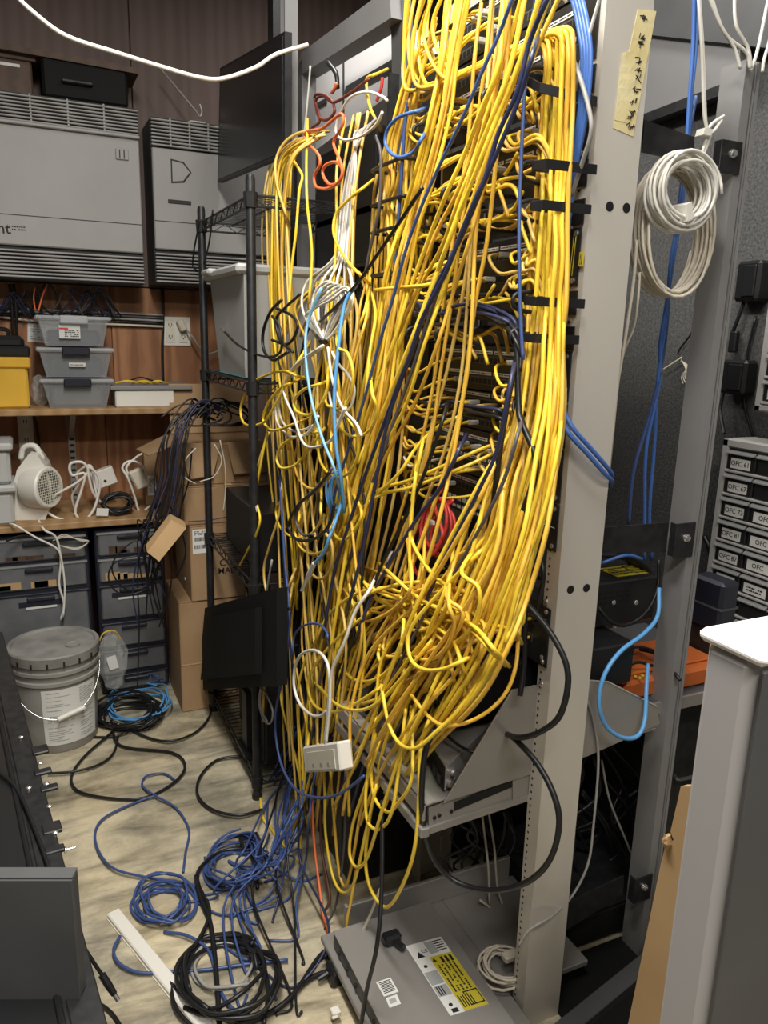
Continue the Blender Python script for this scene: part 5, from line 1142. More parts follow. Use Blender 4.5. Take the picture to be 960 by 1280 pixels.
# horizontal runs through the rings of the managers
for j, (z, ya, yb, n) in enumerate(((1.925, 1.70, 1.22, 9), (1.778, 1.66, 1.24, 5), (1.715, 1.68, 1.20, 6), (1.562, 1.66, 1.25, 5), (1.500, 1.62, 1.3, 4))):
    for i in range(n):
        m = RN.choice(['yellow', 'amber', 'ochre', 'yellow']); pts = []; a = RN.uniform(-.04, .08); b = RN.uniform(-.02, .10)
        for q in range(6):
            k = q/5; pts.append(V((RX-.055+RN.uniform(-.028, .028), ya-a+(yb+b-ya+a)*k, z+RN.uniform(-.012, .012)-.012*math.sin(k*9+i))))
        pts.insert(0, pts[0]+V((.02, .05, RN.choice((-.06, .05))))); pts.append(pts[-1]+V((.0, -.035, RN.choice((-.05, -.03, .03)))))
        cable(f'{TINT[m]} cable running through the rings of the {("topmost", "second", "third", "fourth", "lowest")[j]} cable manager', pts, m, .0036, f'cables in the {("topmost", "second", "third", "fourth", "lowest")[j]} cable manager')
def horiz_black(pts, n, where, X):
    for i in range(n):
        dy = (i-n/2)*3.2
        cable(f'black cable in the sagging run {where}', [(x+RN.uniform(-3, 3), y+dy+RN.uniform(-3, 3), X+RN.uniform(-.015, .015)) for x, y in pts], RN.choice(('black', 'black', 'navy')), .0040, f'black cables {where}')
horiz_black([(520, 388), (545, 398), (570, 393), (597, 391), (626, 399), (643, 414), (649, 438), (650, 470)], 6, 'under the lowest strap', .81)
horiz_black([(518, 506), (547, 513), (565, 510), (582, 513), (617, 517), (633, 527)], 5, 'across the middle panels', .83)
for i in range(9):
    cx, cy = RN.uniform(435, 560), RN.uniform(735, 850); rx, ry = RN.uniform(26, 55), RN.uniform(22, 48); a0 = RN.uniform(-.6, 1.2); X0 = RN.uniform(.655, .70); m = RN.choice(['yellow', 'yellow', 'amber'])
    pts = [(cx+rx*1.0+RN.uniform(-20, 20), cy-ry*2.0, X0+.10)]+[(cx+rx*math.cos(a0+a), cy+ry*math.sin(a0+a)+.25*rx*math.cos(a0+a)*-1, X0+.004*a) for a in (-.6, .2, .9, 1.6, 2.3, 3.0)]+[(cx-rx*.8+RN.uniform(-10, 30), cy-ry*1.7, X0+.09)]
    cable(f'{TINT[m]} cable bent in a slack curl on the lower heap', tuck(pts, .05, 10), m, .0040, 'slack curls on the lower heap')
for i in range(7):
    x = RN.uniform(470, 640); q = [(x+45, 640, .87), (x+20, 700, .80), (x-20, 770, .745), (x-60, 850, .70), (x-90, 920, .69)]
    cable(RN.choice(('black', 'dark'))+' cable sunk between the yellow ones of the lower heap', [(a+RN.uniform(-6, 6), b, c) for a, b, c in q], 'black', .0042, 'dark cables sunk in the lower heap')
# named single cables ---------------------------------------------------
YL = [
 ('yellow cable in the lowest hanging loop, over the laser-labelled unit', [(538, 896, .70), (526, 935, .66), (521, 1042, .645), (507, 1098, .64), (484, 1134, .64), (464, 1113, .64), (457, 1077, .64), (462, 1024, .645), (475, 953, .65), (490, 900, .66)], 'yellow'),
 ('yellow cable in a loop ending just under the front lip of the tray', [(514, 890, .68), (515, 971, .64), (496, 1006, .635), (484, 1015, .635), (468, 996, .635), (464, 953, .64), (471, 910, .65)], 'yellow'),
 ('yellow cable in a short loop beside the corner of the tray', [(507, 890, .67), (492, 1006, .632), (475, 1036, .63), (460, 1028, .63), (457, 996, .63), (462, 953, .64), (470, 900, .65)], 'yellow'),
 ('yellow cable in a narrow loop second lowest of the hanging loops', [(517, 890, .66), (482, 999, .628), (460, 1070, .625), (446, 1084, .625), (437, 1067, .625), (441, 1031, .63), (457, 982, .635), (475, 925, .645)], 'yellow'),
 ('yellow cable in a long narrow loop beside the white box', [(404, 950, .64), (406, 989, .63), (407, 1042, .628), (416, 1095, .625), (429, 1116, .625), (443, 1102, .625), (457, 1042, .63), (471, 980, .64)], 'yellow'),
 ('amber cable in a loop close behind the long narrow one', [(412, 950, .65), (418, 1030, .64), (424, 1090, .635), (432, 1108, .635), (440, 1080, .635), (452, 1010, .64), (466, 960, .65)], 'amber'),
 ('yellow cable trailing down past the loops to the floor', [(385, 930, .64), (376, 1035, .63), (374, 1098, .62), (354, 1170, .60), (341, 1219, .59), (330, 1290, .585)], 'yellow'),
 ('yellow cable thrown out in a wide loop past the wire shelving post', [(372, 470, .63), (355, 464, .62), (335, 468, .61), (314, 481, .605), (301, 509, .60), (306, 530, .60), (328, 529, .605), (343, 508, .61), (362, 470, .63), (380, 440, .66)], 'yellow'),
 ('yellow cable in a loop inside the wide loop beside the shelving post', [(366, 478, .63), (350, 486, .62), (335, 505, .615), (329, 525, .615), (338, 537, .615), (352, 536, .62), (372, 528, .63)], 'yellow'),
 ('yellow cable in a round loop crossed by the light blue cable', [(400, 480, .64), (380, 487, .63), (368, 500, .63), (370, 513, .63), (385, 519, .63), (398, 510, .635), (408, 490, .64), (410, 465, .65)], 'yellow'),
 ('yellow cable in a small loop low in the loose tangle', [(395, 540, .64), (365, 548, .63), (350, 560, .625), (346, 575, .625), (352, 585, .625), (366, 583, .63), (378, 572, .64), (402, 540, .66)], 'yellow'),
 ('yellow cable looping over the dark ring left of the middle trunk', [(455, 560, .70), (430, 620, .67), (416, 650, .66), (418, 668, .655), (430, 675, .655), (445, 660, .66), (452, 640, .665), (440, 615, .68)], 'yellow'),
 ('upper of two yellow cables running level into the printed panel', [(628, 552, .86), (600, 562, .82), (560, 580, .77), (510, 601, .73), (475, 612, .71), (440, 640, .69), (410, 700, .67)], 'yellow'),
 ('lower of two yellow cables running level into the printed panel', [(626, 562, .86), (600, 575, .82), (565, 590, .77), (515, 609, .73), (478, 618, .70), (450, 640, .68), (425, 690, .66)], 'yellow'),
 ('amber cable hanging in a wide arc over the black server on the tray', [(655, 690, .83), (652, 760, .81), (648, 796, .79), (645, 831, .77), (634, 863, .75), (613, 887, .72), (584, 903, .69), (555, 907, .665), (535, 895, .66), (515, 870, .66)], 'amber'),
 ('yellow cable dropping straight beside the aluminium post below the bundle', [(690, 560, .86), (676, 600, .86), (664, 640, .855), (661, 700, .85), (657, 750, .85), (653, 785, .85)], 'yellow'),
 ('yellow cable crossing level in front of the diagonal cables', [(484, 361, .735), (505, 359, .73), (530, 357, .73), (545, 352, .75), (560, 345, .80)], 'yellow'),
 ('yellow cable running crosswise above the red coil', [(470, 620, .70), (500, 590, .71), (520, 560, .74), (545, 535, .78), (575, 520, .82)], 'yellow'),
 ('yellow cable drooping in a hook beside the wire shelving', [(352, 590, .64), (350, 637, .63), (337, 682, .615), (330, 710, .61), (333, 738, .61), (344, 751, .61), (356, 744, .62), (366, 720, .63)], 'ochre'),
 ('ochre cable slanting away to the foot of the wire shelving', [(364, 740, .63), (356, 778, .62), (340, 813, .61), (331, 848, .605), (329, 890, .6)], 'ochre'),
 ('yellow cable curling down through the heap in front of the red coil', [(520, 590, .72), (515, 640, .71), (512, 690, .70), (515, 740, .69), (520, 775, .68)], 'yellow'),
 ('yellow cable bowing out below the red coil', [(527, 560, .73), (516, 620, .72), (514, 668, .71), (524, 695, .70), (545, 722, .70), (565, 735, .71)], 'yellow'),
 ('yellow cable in the broad curl at the middle of the heap', [(600, 690, .72), (560, 730, .69), (520, 775, .66), (510, 800, .65), (514, 825, .645), (530, 837, .645), (555, 836, .65), (580, 825, .67)], 'yellow'),
 ('yellow cable curling back at the foot of the heap', [(478, 865, .64), (486, 905, .63), (500, 930, .63), (520, 935, .63), (545, 915, .65), (575, 885, .68), (610, 830, .72), (640, 745, .77)], 'yellow'),
 ('yellow cable sagging over the front edge of the heap to the tray', [(400, 860, .63), (420, 880, .63), (445, 888, .63), (470, 880, .635), (500, 850, .65), (540, 800, .68)], 'yellow'),
 ('yellow cable making a tall curl around the loose white leads', [(455, 770, .66), (420, 800, .64), (395, 830, .63), (385, 855, .627), (392, 880, .627), (412, 890, .63), (440, 882, .635), (475, 860, .65)], 'yellow'),
 ('yellow cable arching over the top of the heap', [(395, 800, .64), (410, 770, .65), (440, 745, .66), (475, 735, .68), (510, 745, .70), (545, 770, .70), (560, 800, .70)], 'yellow'),
 ('amber cable bulging in a hairpin at the right of the heap', [(585, 800, .71), (570, 760, .70), (560, 725, .71), (568, 700, .72), (585, 690, .73), (600, 705, .73), (590, 740, .72)], 'amber'),
 ('yellow cable arching high over the head of the far bundle', [(358, 270, .67), (346, 230, .67), (345, 200, .68), (356, 178, .70), (375, 166, .73), (395, 165, .76)], 'ochre'),
 ('yellow cable hanging alone in front of the black units of the far rack', [(384, 165, .72), (383, 210, .71), (384, 255, .70), (388, 290, .69), (390, 325, .69), (386, 380, .68)], 'yellow'),
 ('yellow cable with a boot bending beside the far bundle head', [(366, 200, .70), (374, 212, .70), (378, 222, .70), (374, 240, .69), (370, 290, .68), (364, 340, .67), (360, 400, .66)], 'yellow'),
 ('yellow cable curving out beside the grey unit leads', [(455, 234, .76), (435, 250, .74), (420, 268, .73), (417, 290, .72), (424, 310, .72), (437, 330, .72), (452, 345, .73)], 'yellow'),
 ('yellow cable hooked over the dark box at the head of the middle trunk', [(470, 93, .83), (459, 98, .82), (459, 115, .82), (463, 135, .82), (470, 150, .83)], 'yellow'),
]
for lb, pts, m in YL: cable(lb, tuck(pts), m, .0040)
def plug_on(o, p, q, m='yplug', r=.006):
    p = at(*p[:2], X=p[2]); q = at(*q[:2], X=q[2]); d = (q-p)
    obj('boot', MB().tube([p, p+d*.5], [r*.8, r*1.05], 8), m, o, .8); a = d.normalized(); s = a.orthogonal().normalized()
    obj('plug', MB().obox(p+d*.5-s*r-a.cross(s)*r*.7, s*2*r, a.cross(s)*1.4*r, d*.5, .001), 'clear_plug' if m != 'yplug' else m, o)
o = cable('yellow cable ending in a yellow plug just above the orange plug', [(446, 1084, .63), (438, 1130, .62), (434, 1150, .615), (432, 1190, .61), (432, 1210, .605)], 'amber'); plug_on(o, (432, 1208, .605), (429, 1240, .60))
o = cable('yellow cable ending in a bright yellow plug over the blue floor tangle', [(398, 930, .63), (388, 970, .625), (380, 1000, .62), (372, 1022, .617)], 'yellow'); plug_on(o, (373, 1020, .617), (361, 1046, .61))
o = cable('yellow cable ending in plugs over the third shelf of the wire shelving', [(334, 540, .62), (326, 580, .61), (320, 620, .605), (325, 650, .60), (318, 675, .595)], 'yellow'); plug_on(o, (318, 673, .595), (300, 706, .59), 'yplug', .004)
o = cable('yellow cable ending in a small clear plug beside the shelving post', [(336, 540, .625), (326, 570, .61), (319, 600, .605), (318, 622, .60)], 'ochre'); plug_on(o, (318, 620, .60), (322, 640, .60), 'plug', .004)
o = cable('orange cable hanging to an orange plug beside the laser-labelled unit', [(390, 990, .64), (393, 1056, .625), (400, 1113, .615), (406, 1183, .605), (423, 1249, .60)], 'orange', .004); plug_on(o, (422, 1246, .60), (434, 1272, .595), 'orange')
# orange and dark red loops at the head of the far rack
cable('orange cable in open loops above the black units of the far rack', flat(.72, [(428, 143), (422, 145), (402, 161), (383, 165), (382, 176), (397, 192), (400, 205), (393, 220), (395, 233), (408, 236), (422, 229), (428, 216), (424, 205), (415, 203), (405, 209), (404, 220), (413, 231), (425, 226), (428, 212), (424, 198), (417, 178), (428, 157), (429, 143)]), 'orange', .0042)
cable('dark red cable curled above the orange loops', flat(.80, [(461, 99), (440, 115), (417, 128), (405, 120), (395, 125), (398, 145), (408, 150), (418, 140), (414, 125), (402, 118), (393, 122), (400, 150), (390, 160), (388, 170)]), mat('dark_red_pvc', (.16, .035, .025), .5), .004, name='red_cable')
cable('short salmon cable end poking up above the dark red curl', flat(.82, [(415, 116), (419, 110), (421, 104)]), 'orange', .005)
cable('short red cable hanging behind the white loop', flat(.82, [(478, 97), (477, 108), (474, 118), (471, 126)]), 'red', .004)
# white and grey leads
cable('white cable in one big open loop above the grey leads', flat(.77, [(484, 126), (478, 121), (459, 115), (438, 122), (424, 145), (420, 166), (431, 175), (452, 170), (470, 156), (478, 140)]), 'white', .0036)
for i in range(7):
    dx = (i-3)*4.2; m = ('white', 'grey', 'white', 'cream', 'white', 'grey', 'white')[i]
    cable(f'{m} lead in the pale bundle falling to the black knot', [(470-i*3, 148+i*3, .80), (455-i*2, 168, .79), (441+dx*.3, 205, .78), (433+dx*.5, 260, .77), (426+dx*.6, 320, .74), (412+dx*2.2, 352, .70), (408+dx*2.4, 385, .68), (403+dx*.5, 425, .66)], m, .0034, 'pale leads falling to the black knot')
for i in range(6):
    m = ('white', 'cream', 'grey', 'white', 'cream', 'white')[i]; s = RN.uniform(-8, 8)
    cable(f'{m} lead arching from the knot between the yellow cables', [(405, 425, .655), (392-i*2, 395, .65), (394+i*4, 365+i*2, .655), (412+i*4, 352+i*2, .67), (424+i*3, 370+s, .67), (410+i*2, 405+s, .66), (404, 430, .65)], m, .0033, 'pale leads arching at the knot')
kk = at(404, 427, X=.645); tag(obj('cable_tie', MB().lathe([(.010, -.004), (.012, 0), (.010, .004)], kk, (.2, .3, 1), 12), 'black', None, loc=kk), 'black tie knotted round the pale leads above their loops', 'cable tie')
cable('white cable hanging in the outer big loop below the knot', flat(.628, [(404, 432), (375, 453), (357, 477), (346, 499), (345, 517), (348, 531), (361, 545), (377, 545), (390, 536), (398, 520)]), 'white', .0036)
cable('white cable hanging in the long pointed loop below the knot', flat(.622, [(402, 433), (369, 457), (356, 479), (356, 495), (367, 521), (377, 550), (387, 559), (405, 556), (416, 547), (425, 525), (432, 510)]), 'white', .0036)
cable('grey-white cable hanging in an inner loop below the knot', flat(.632, [(403, 434), (368, 462), (352, 490), (349, 510), (353, 527), (365, 538), (380, 537), (391, 532)]), 'cream', .0034)
cable('white cable slanting straight down from the knot to the right', flat(.64, [(410, 434), (413, 460), (418, 484), (429, 511), (445, 529), (452, 545)]), 'white', .0034)
cable('white cable arching beside the sky blue cable', flat(.65, [(415, 440), (423, 455), (437, 471), (443, 487), (439, 507), (427, 517), (416, 510), (411, 490)]), 'white', .0032)
cable('white cable coiled in a tall loop above the white box', flat(.60, [(410, 888), (400, 895), (388, 893), (375, 880), (368, 860), (368, 838), (375, 820), (388, 813), (401, 817), (410, 832), (412, 860), (409, 900), (406, 930)]), 'white', .0042)
cable('white cable running from the heap down to the white box', [(490, 690, .80), (478, 710, .74), (468, 725, .69), (461, 739, .66), (444, 765, .635), (431, 802, .615), (415, 840, .60), (412, 885, .595), (407, 930, .595)], 'white', .0040)
bx = at(400, 948, X=.59); t = thing('white_box', 'white plastic box hanging from the white cables above the floor tangle', 'box', bx)
r_, u_ = (at(424, 946, X=.59)-at(380, 950, X=.59)), (at(398, 928, X=.59)-at(402, 966, X=.59))
o_ = bx-r_*.5-u_*.45
obj('case', MB().obox(o_, r_, u_*.9, V((.035, 0, .0)), .004), 'whiteplastic', t)
obj('side_face', MB().obox(o_+r_*.16+u_*.08-V((.0012, 0, 0)), r_*.76, u_*.62, V((-.002, 0, 0)), .0008), 'offwhite', t)
sl = MB()
for k in (.3, .52, .72): sl.obox(o_+r_*k+u_*.2-V((.0034, 0, 0)), r_*.06, u_*.10, V((-.0006, 0, 0)))
obj('slot', sl, 'labelgrey', t, kind='stuff')
# blue cables
cable('sky blue cable hanging straight through the white loops', [(446, 355, .67), (431, 381, .65), (423, 435, .63), (418, 498, .62), (420, 555, .62), (426, 597, .63), (430, 640, .65)], 'sky', .0044)
cable('pale blue cable hanging beside the sky blue one', [(402, 360, .65), (385, 403, .635), (382, 442, .62), (389, 498, .615), (403, 548, .615), (417, 583, .62), (424, 610, .64)], mat('pale_blue_pvc', (.22, .48, .72), .4), .0036, name='blue_cable')
o = cable('blue cable ending in a clear plug low in the loose tangle', [(430, 620, .65), (420, 650, .63), (412, 671, .61), (405, 690, .605), (392, 706, .60)], 'sky', .004); plug_on(o, (393, 704, .60), (378, 737, .60), 'plug', .007)
cc = at(420, 615, X=.66); t = tag(ring_coil('blue_cable_coil', '', cc, .018, .045, 6, .0028, 'sky', .006, 3), 'small coil of blue cable hanging in the loose tangle', 'cable coil')
cable('blue cable in an open hook in front of the middle trunk', tuck(flat(.76, [(522, 139), (498, 147), (484, 163), (482, 181), (492, 194), (505, 196), (518, 189), (528, 172)]), .08, 12), 'royal', .0040)
cable('faded blue cable inside the middle trunk', flat(.80, [(520, 100), (508, 140), (503, 200), (499, 260), (494, 330), (490, 400)]), 'blue', .0044)
cable('blue cable running straight down in front of the ports', [(672, -15, .80), (664, 37, .80), (656, 112, .79), (650, 240, .785), (649, 320, .78), (651, 400, .78), (654, 450, .78)], 'blue', .0034)
DG = [[(690, -15), (663, 50), (647, 113), (623, 167), (607, 220), (596, 245), (579, 285), (562, 330), (545, 365), (527, 400), (512, 445), (498, 480), (478, 535), (458, 590), (438, 650), (418, 715), (405, 790)],
      [(645, -15), (625, 40), (607, 80), (577, 150), (548, 210), (528, 255), (508, 310), (492, 370), (474, 430), (455, 500), (436, 560), (418, 620), (405, 690)],
      [(668, 60), (650, 120), (628, 175), (600, 240), (575, 300), (548, 352), (530, 395), (515, 440), (500, 480), (484, 530), (470, 600), (455, 680), (435, 760)],
      [(560, 330), (535, 400), (516, 460), (498, 510), (478, 570), (460, 620), (440, 690), (420, 760), (400, 850), (390, 920)],
      [(640, 470), (622, 560), (600, 610), (575, 660), (550, 710), (525, 770), (500, 820), (478, 880), (462, 930), (440, 1010)],
      [(648, 540), (630, 600), (600, 660), (562, 725), (535, 760), (515, 800), (490, 850), (470, 920)],
      [(555, 520), (535, 580), (510, 640), (480, 700), (455, 760), (425, 830), (405, 920)], [(575, 560), (550, 610), (520, 650), (490, 700), (465, 745), (448, 790)]]
DL = ('dark blue cable slanting from the top of the ports to the loose tangle', 'greyish blue cable slanting just above the middle trunk', 'second dark blue cable slanting across the ports', 'grey cable slanting along the front of the middle trunk', 'dark blue cable slanting through the heap to the floor tangle', 'grey-blue cable slanting beside the dark blue one in the heap', 'black cable slanting from the middle panels into the tangle', 'dark blue cable slanting past the level yellow pair')
for i, (pp, lb) in enumerate(zip(DG, DL)):
    n = len(pp); cable(lb, tuck([(x, y, .745-.11*j/n) for j, (x, y) in enumerate(pp)], .09, 20), ('navy', 'blue', 'navy', 'slate', 'navy', 'slate', 'black', 'navy')[i], (.0040, .0034, .0040, .0038, .004, .0036, .004, .004)[i])
for i, pp in enumerate(([(528, 235), (494, 286), (472, 318), (450, 350), (425, 378), (400, 402)], [(470, 170), (476, 195), (474, 260), (465, 300), (455, 350)], [(345, 560), (350, 590), (352, 640), (356, 720), (362, 800), (372, 880)], [(412, 590), (395, 612), (372, 632), (361, 655), (366, 670), (378, 676), (398, 671), (412, 655), (418, 630)], [(415, 585), (400, 605), (377, 628), (370, 650), (378, 668), (392, 668)],
                        [(280, 414), (296, 430), (318, 442), (340, 446), (352, 436), (350, 410), (340, 395)], [(352, 375), (338, 390), (329, 415), (330, 438), (342, 450), (360, 440)], [(375, 368), (356, 385), (345, 400), (350, 425), (366, 440)], [(345, 385), (365, 395), (372, 410), (360, 430), (340, 425)])):
    lb = ('black cable slanting across the middle trunk to the black knot', 'grey cable bowing past the dark box beside the trunk', 'dark blue cable hanging down the far bundle', 'black ring of cable hanging in the loose tangle', 'grey cable inside the hanging black ring', 'black cable with a silver connector sticking out past the shelving post', 'black cable looping round the far bundle', 'black cable wound into the far bundle', 'second black cable wound into the far bundle')[i]
    o = cable(lb, flat((.66, .78, .63, .61, .615, .60, .62, .63, .635)[i], pp), ('black', 'slate', 'navy', 'black', 'slate', 'black', 'black', 'black', 'black')[i], (.004, .004, .0036, .0042, .0036, .0036, .0045, .004, .004)[i])
    if i == 5: p, q = at(281, 415, X=.6), at(276, 409, X=.6); obj('connector', MB().tube([p, q], .005, 8), 'zinc', o)
cable('blue cable hanging along the far bundle and curving over the white box', [(350, 600, .63), (356, 700, .62), (362, 780, .61), (352, 850, .60), (344, 900, .595), (350, 950, .59), (368, 985, .585), (395, 997, .585), (425, 992, .59), (455, 970, .60)], 'blue', .0036)
cable('thin blue ring of cable above the white loop', tuck(flat(.60, [(366, 820), (368, 795), (380, 782), (398, 780), (408, 790), (410, 800)])), 'blue', .0030)
cable('thin grey cable hanging down the wire shelving post', flat(.60, [(340, 700), (330, 755), (317, 806), (315, 850)]), 'grey', .003)
cable('loop of clear grey lead hanging at the foot of the wire shelving', flat(.59, [(326, 858), (324, 880), (330, 900), (338, 904), (341, 890), (335, 872), (327, 862), (326, 885), (334, 902)]), 'grey', .003)
cable('black cable drooping under the third shelf of the wire shelving', flat(.60, [(306, 720), (312, 760), (325, 778), (345, 775), (362, 760)]), 'black', .004)
# blue and grey risers beside the post
for i in range(4):
    cable(('outermost', 'second', 'third', 'innermost')[i]+' blue cable in the riser between the bundle and the aluminium post', [(712+i*4, -15, .87), (722+i*4, 28, .865), (728+i*3.5, 75, .865), (724+i*3, 142, .868), (712+i*3, 205, .872), (706+i*3, 245, .876), (703+i*2, 300, .88)], 'royal', .0042, 'blue riser beside the post')
cable('grey-white cable bowing out beside the blue riser', [(698, 38, .86), (712, 65, .855), (726, 100, .855), (738, 145, .857), (738, 170, .86), (729, 200, .865), (714, 246, .875)], 'grey', .004)
cable('thin white cable crossing behind the head of the strapped bundle', [(752, -10, .86), (736, 45, .865), (722, 95, .87), (715, 150, .875)], 'white', .003)
for i in range(2):
    cable(('upper', 'lower')[i]+' of two bright blue cables bent round the aluminium post', [V(at(697, 478+i*16, X=.888)), V(at(700, 500+i*13, X=.882)), V(at(714-i*4, 532+i*8, Y=1.105)), V(at(738-i*3, 560+i*8, Y=1.10)), V(at(757-i*2, 582+i*9, Y=1.105)), V(at(764, 592+i*8, Y=1.12)), V(at(763, 600+i*6, Y=1.16))], 'royal', .0046)
# red coil
rc = at(547, 660, X=.80); pts = []
for i in range(5*22):
    a = 2*math.pi*i/22+1.9; k = i/110; dr = .006*math.sin(k*14)
    pts.append(rc+V((-.02+.04*k+.01*math.sin(a), (.048+dr)*math.cos(a)-.008*math.sin(k*9), (.055+dr)*math.sin(a)+.01*math.sin(k*6))))
up_ = [at(556, 592, X=.86), at(552, 612, X=.83), at(543, 628, X=.80)]; dn = [at(522, 660, X=.79), at(515, 690, X=.785), at(520, 715, X=.78), at(538, 735, X=.78)]
t = tag(obj('red_cable_coil', MB().tube(crom(up_+pts[4:]+dn, 3), .0042, 6), 'red', None, True, loc=rc), 'coil of red cable hung in front of the white keys', 'cable coil')
q = at(533, 648, X=.775); obj('cable_tie', MB().obox(q, (.006, 0, 0), (0, -.03, .0), (0, 0, -.008)), 'whiteplastic', t)
# black coaxial loops
cable('thick black cable bowing out over the aluminium post in two big loops', [(640, 470, .80), (625, 560, .77), (617, 632, .765), (612, 660, .765), (616, 700, .77), (630, 730, .78), (660, 757, .80), (692, 797, .82), (710, 842, .83), (701, 892, .825), (677, 914, .815), (650, 922, .81), (634, 918, .83), (646, 926, .815), (672, 955, .82), (692, 993, .825), (699, 1031, .825), (687, 1075, .815), (658, 1103, .80), (615, 1113, .77), (572, 1103, .73), (543, 1075, .69), (529, 1027, .655), (528, 969, .64), (536, 926, .65), (560, 890, .70)], 'black', .0058, k=8)
cable('thick black cable hanging over the front of the strapped bundle', [(646, 425, .80), (648, 506, .79), (653, 530, .785), (667, 564, .785), (669, 590, .785), (658, 628, .78), (640, 668, .77), (628, 700, .77), (616, 740, .77)], 'black', .0058, k=8)
cable('short black lead curving beside the screws of the aluminium post', [(665, 684, .87), (676, 700, .862), (679, 722, .86), (674, 750, .87), (668, 775, .885)], 'black', .005)
cable('black cable hanging straight behind the foot of the strapped bundle', [(655, 720, .85), (656, 780, .85), (655, 830, .845), (650, 870, .83)], 'black', .006)
cable('black lead curled on top of the silver box', [at(548, 905, Z=.70), at(565, 925, Z=.69), at(585, 938, Z=.686), at(600, 940, Z=.685)], 'black', .003)
cable('black cable running down between the loops to the floor', [(478, 1000, .64), (477, 1113, .60), (471, 1183, .572), (458, 1240, .562), (450, 1290, .558)], 'black', .0048)
cable('dark lead hanging behind the orange cable', [(432, 960, .65), (430, 1060, .64), (420, 1130, .63), (408, 1200, .61), (405, 1270, .60)], 'slate', .0035)
cable('beige cable slanting down to the left edge of the laser-labelled unit', [(476, 1110, .66), (460, 1150, .65), (440, 1192, .62), (436, 1215, .60)], 'cream', .004)
o = cable('brown lead hanging close to the orange cable', [(400, 990, .65), (402, 1060, .64), (412, 1120, .63), (404, 1180, .615)], mat('brown_pvc', (.13, .05, .03), .5), .004, name='brown_cable')
# white cable high across the room
lead('white_cable', 'white cable slung high across the room to the grey rounded frame', [at(x, y, Y=2.12) for x, y in ((10, -15), (40, 14), (83, 45), (146, 66), (200, 83), (250, 97), (280, 98), (320, 84), (345, 68), (385, 56))], .0052, 'white')
lead('black_cable', 'black cable dangling from the top shelf of the wire shelving', [at(266, 262, X=.59), at(262, 300, X=.59), at(255, 330, X=.59)], .003, 'black')
lead('black_cable', 'black cable hanging in a hook outside the shelving post', [at(250, 275, X=.57), at(243, 310, X=.57), at(241, 332, X=.57), at(246, 338, X=.58)], .003, 'black')
lead('black_cable', 'black lead hanging in the grey rounded frame', [at(410, 78, X=.86), at(420, 92, X=.86), at(422, 110, X=.86)], .007, 'black')
lead('white_cable', 'thin white cable hanging from the corner of the grey rounded frame', [at(388, 82, X=.84), at(385, 120, X=.84), at(381, 160, X=.84), at(380, 165, X=.84)], .003, 'white')
# dark bundle hanging from the open box
for i in range(20):
    x0 = RN.uniform(228, 305); y0 = RN.uniform(508, 530); x1 = RN.uniform(205, 235); m = RN.choice(('black', 'black', 'black', 'navy', 'black', 'purple', 'black', 'black')); ye = RN.uniform(670, 790)
    pts = [at(x0, y0, Y=2.84), at((x0+x1)/2, y0-RN.uniform(0, 14), Y=2.80), at(x1, 545, Y=2.76), at(x1-RN.uniform(2, 14), 600, Y=2.75), at(x1-RN.uniform(8, 26), 650, Y=2.75), at(x1-RN.uniform(14, 44), ye-60, Y=2.77), at(x1-RN.uniform(14, 45), ye, Y=2.8)]
    lead('hanging_lead', {'black': 'thin black', 'navy': 'thin dark blue', 'purple': 'thin purple'}[m]+' lead in the dark bundle drooping from the open cardboard box', pts, .0028, m, 'dark bundle drooping from the open box')
for i in range(7):
    x = RN.uniform(238, 300); w_ = RN.uniform(20, 40)
    lead('coiled_lead', 'black lead coiled on the flaps of the open cardboard box', [at(x-w_, 522, Y=2.82), at(x-w_*.4, 505+RN.uniform(-4, 4), Y=2.84), at(x+w_*.5, 507+RN.uniform(-4, 6), Y=2.82), at(x+w_, 522, Y=2.80), at(x+w_*.3, 532, Y=2.78), at(x-w_*.6, 530, Y=2.78)], .0035, 'black', 'black leads coiled on the open box')
for i, pp in enumerate(([(196, 700), (170, 695), (142, 705), (136, 725), (150, 742), (175, 740), (192, 725), (200, 705)], [(200, 690), (175, 675), (150, 690), (140, 712), (155, 735), (182, 735)], [(205, 660), (180, 680), (172, 720), (174, 780), (172, 858)], [(240, 560), (236, 600), (225, 645), (232, 690), (222, 720)])):
    lead('hanging_lead', ('black lead in a wide loop over the narrow drawer tower', 'second black lead looped over the narrow drawer tower', 'thin black lead hanging to the floor before the narrow drawer tower', 'black lead curving beside the barcode box')[i], [at(x, y, Y=2.8) for x, y in pp], .003, 'black')
for i, pp in enumerate(([(245, 560), (232, 575), (230, 595), (245, 605)], [(275, 550), (281, 580), (282, 610), (279, 640)], [(268, 555), (277, 575), (268, 595), (250, 602)])):
    lead('pale_lead', ('pale thin lead hanging from the left of the open box flaps', 'pale thin lead hanging straight before the plain box', 'pale thin lead bowed before the plain box')[i], [at(x, y, Y=2.78) for x, y in pp], .0022, 'cream')
lead('purple_lead', 'purple lead lying across the join of the two upper boxes', [at(235, 652, Y=2.855), at(262, 650, Y=2.855), at(290, 645, Y=2.855), at(310, 642, Y=2.86)], .0025, 'purple')
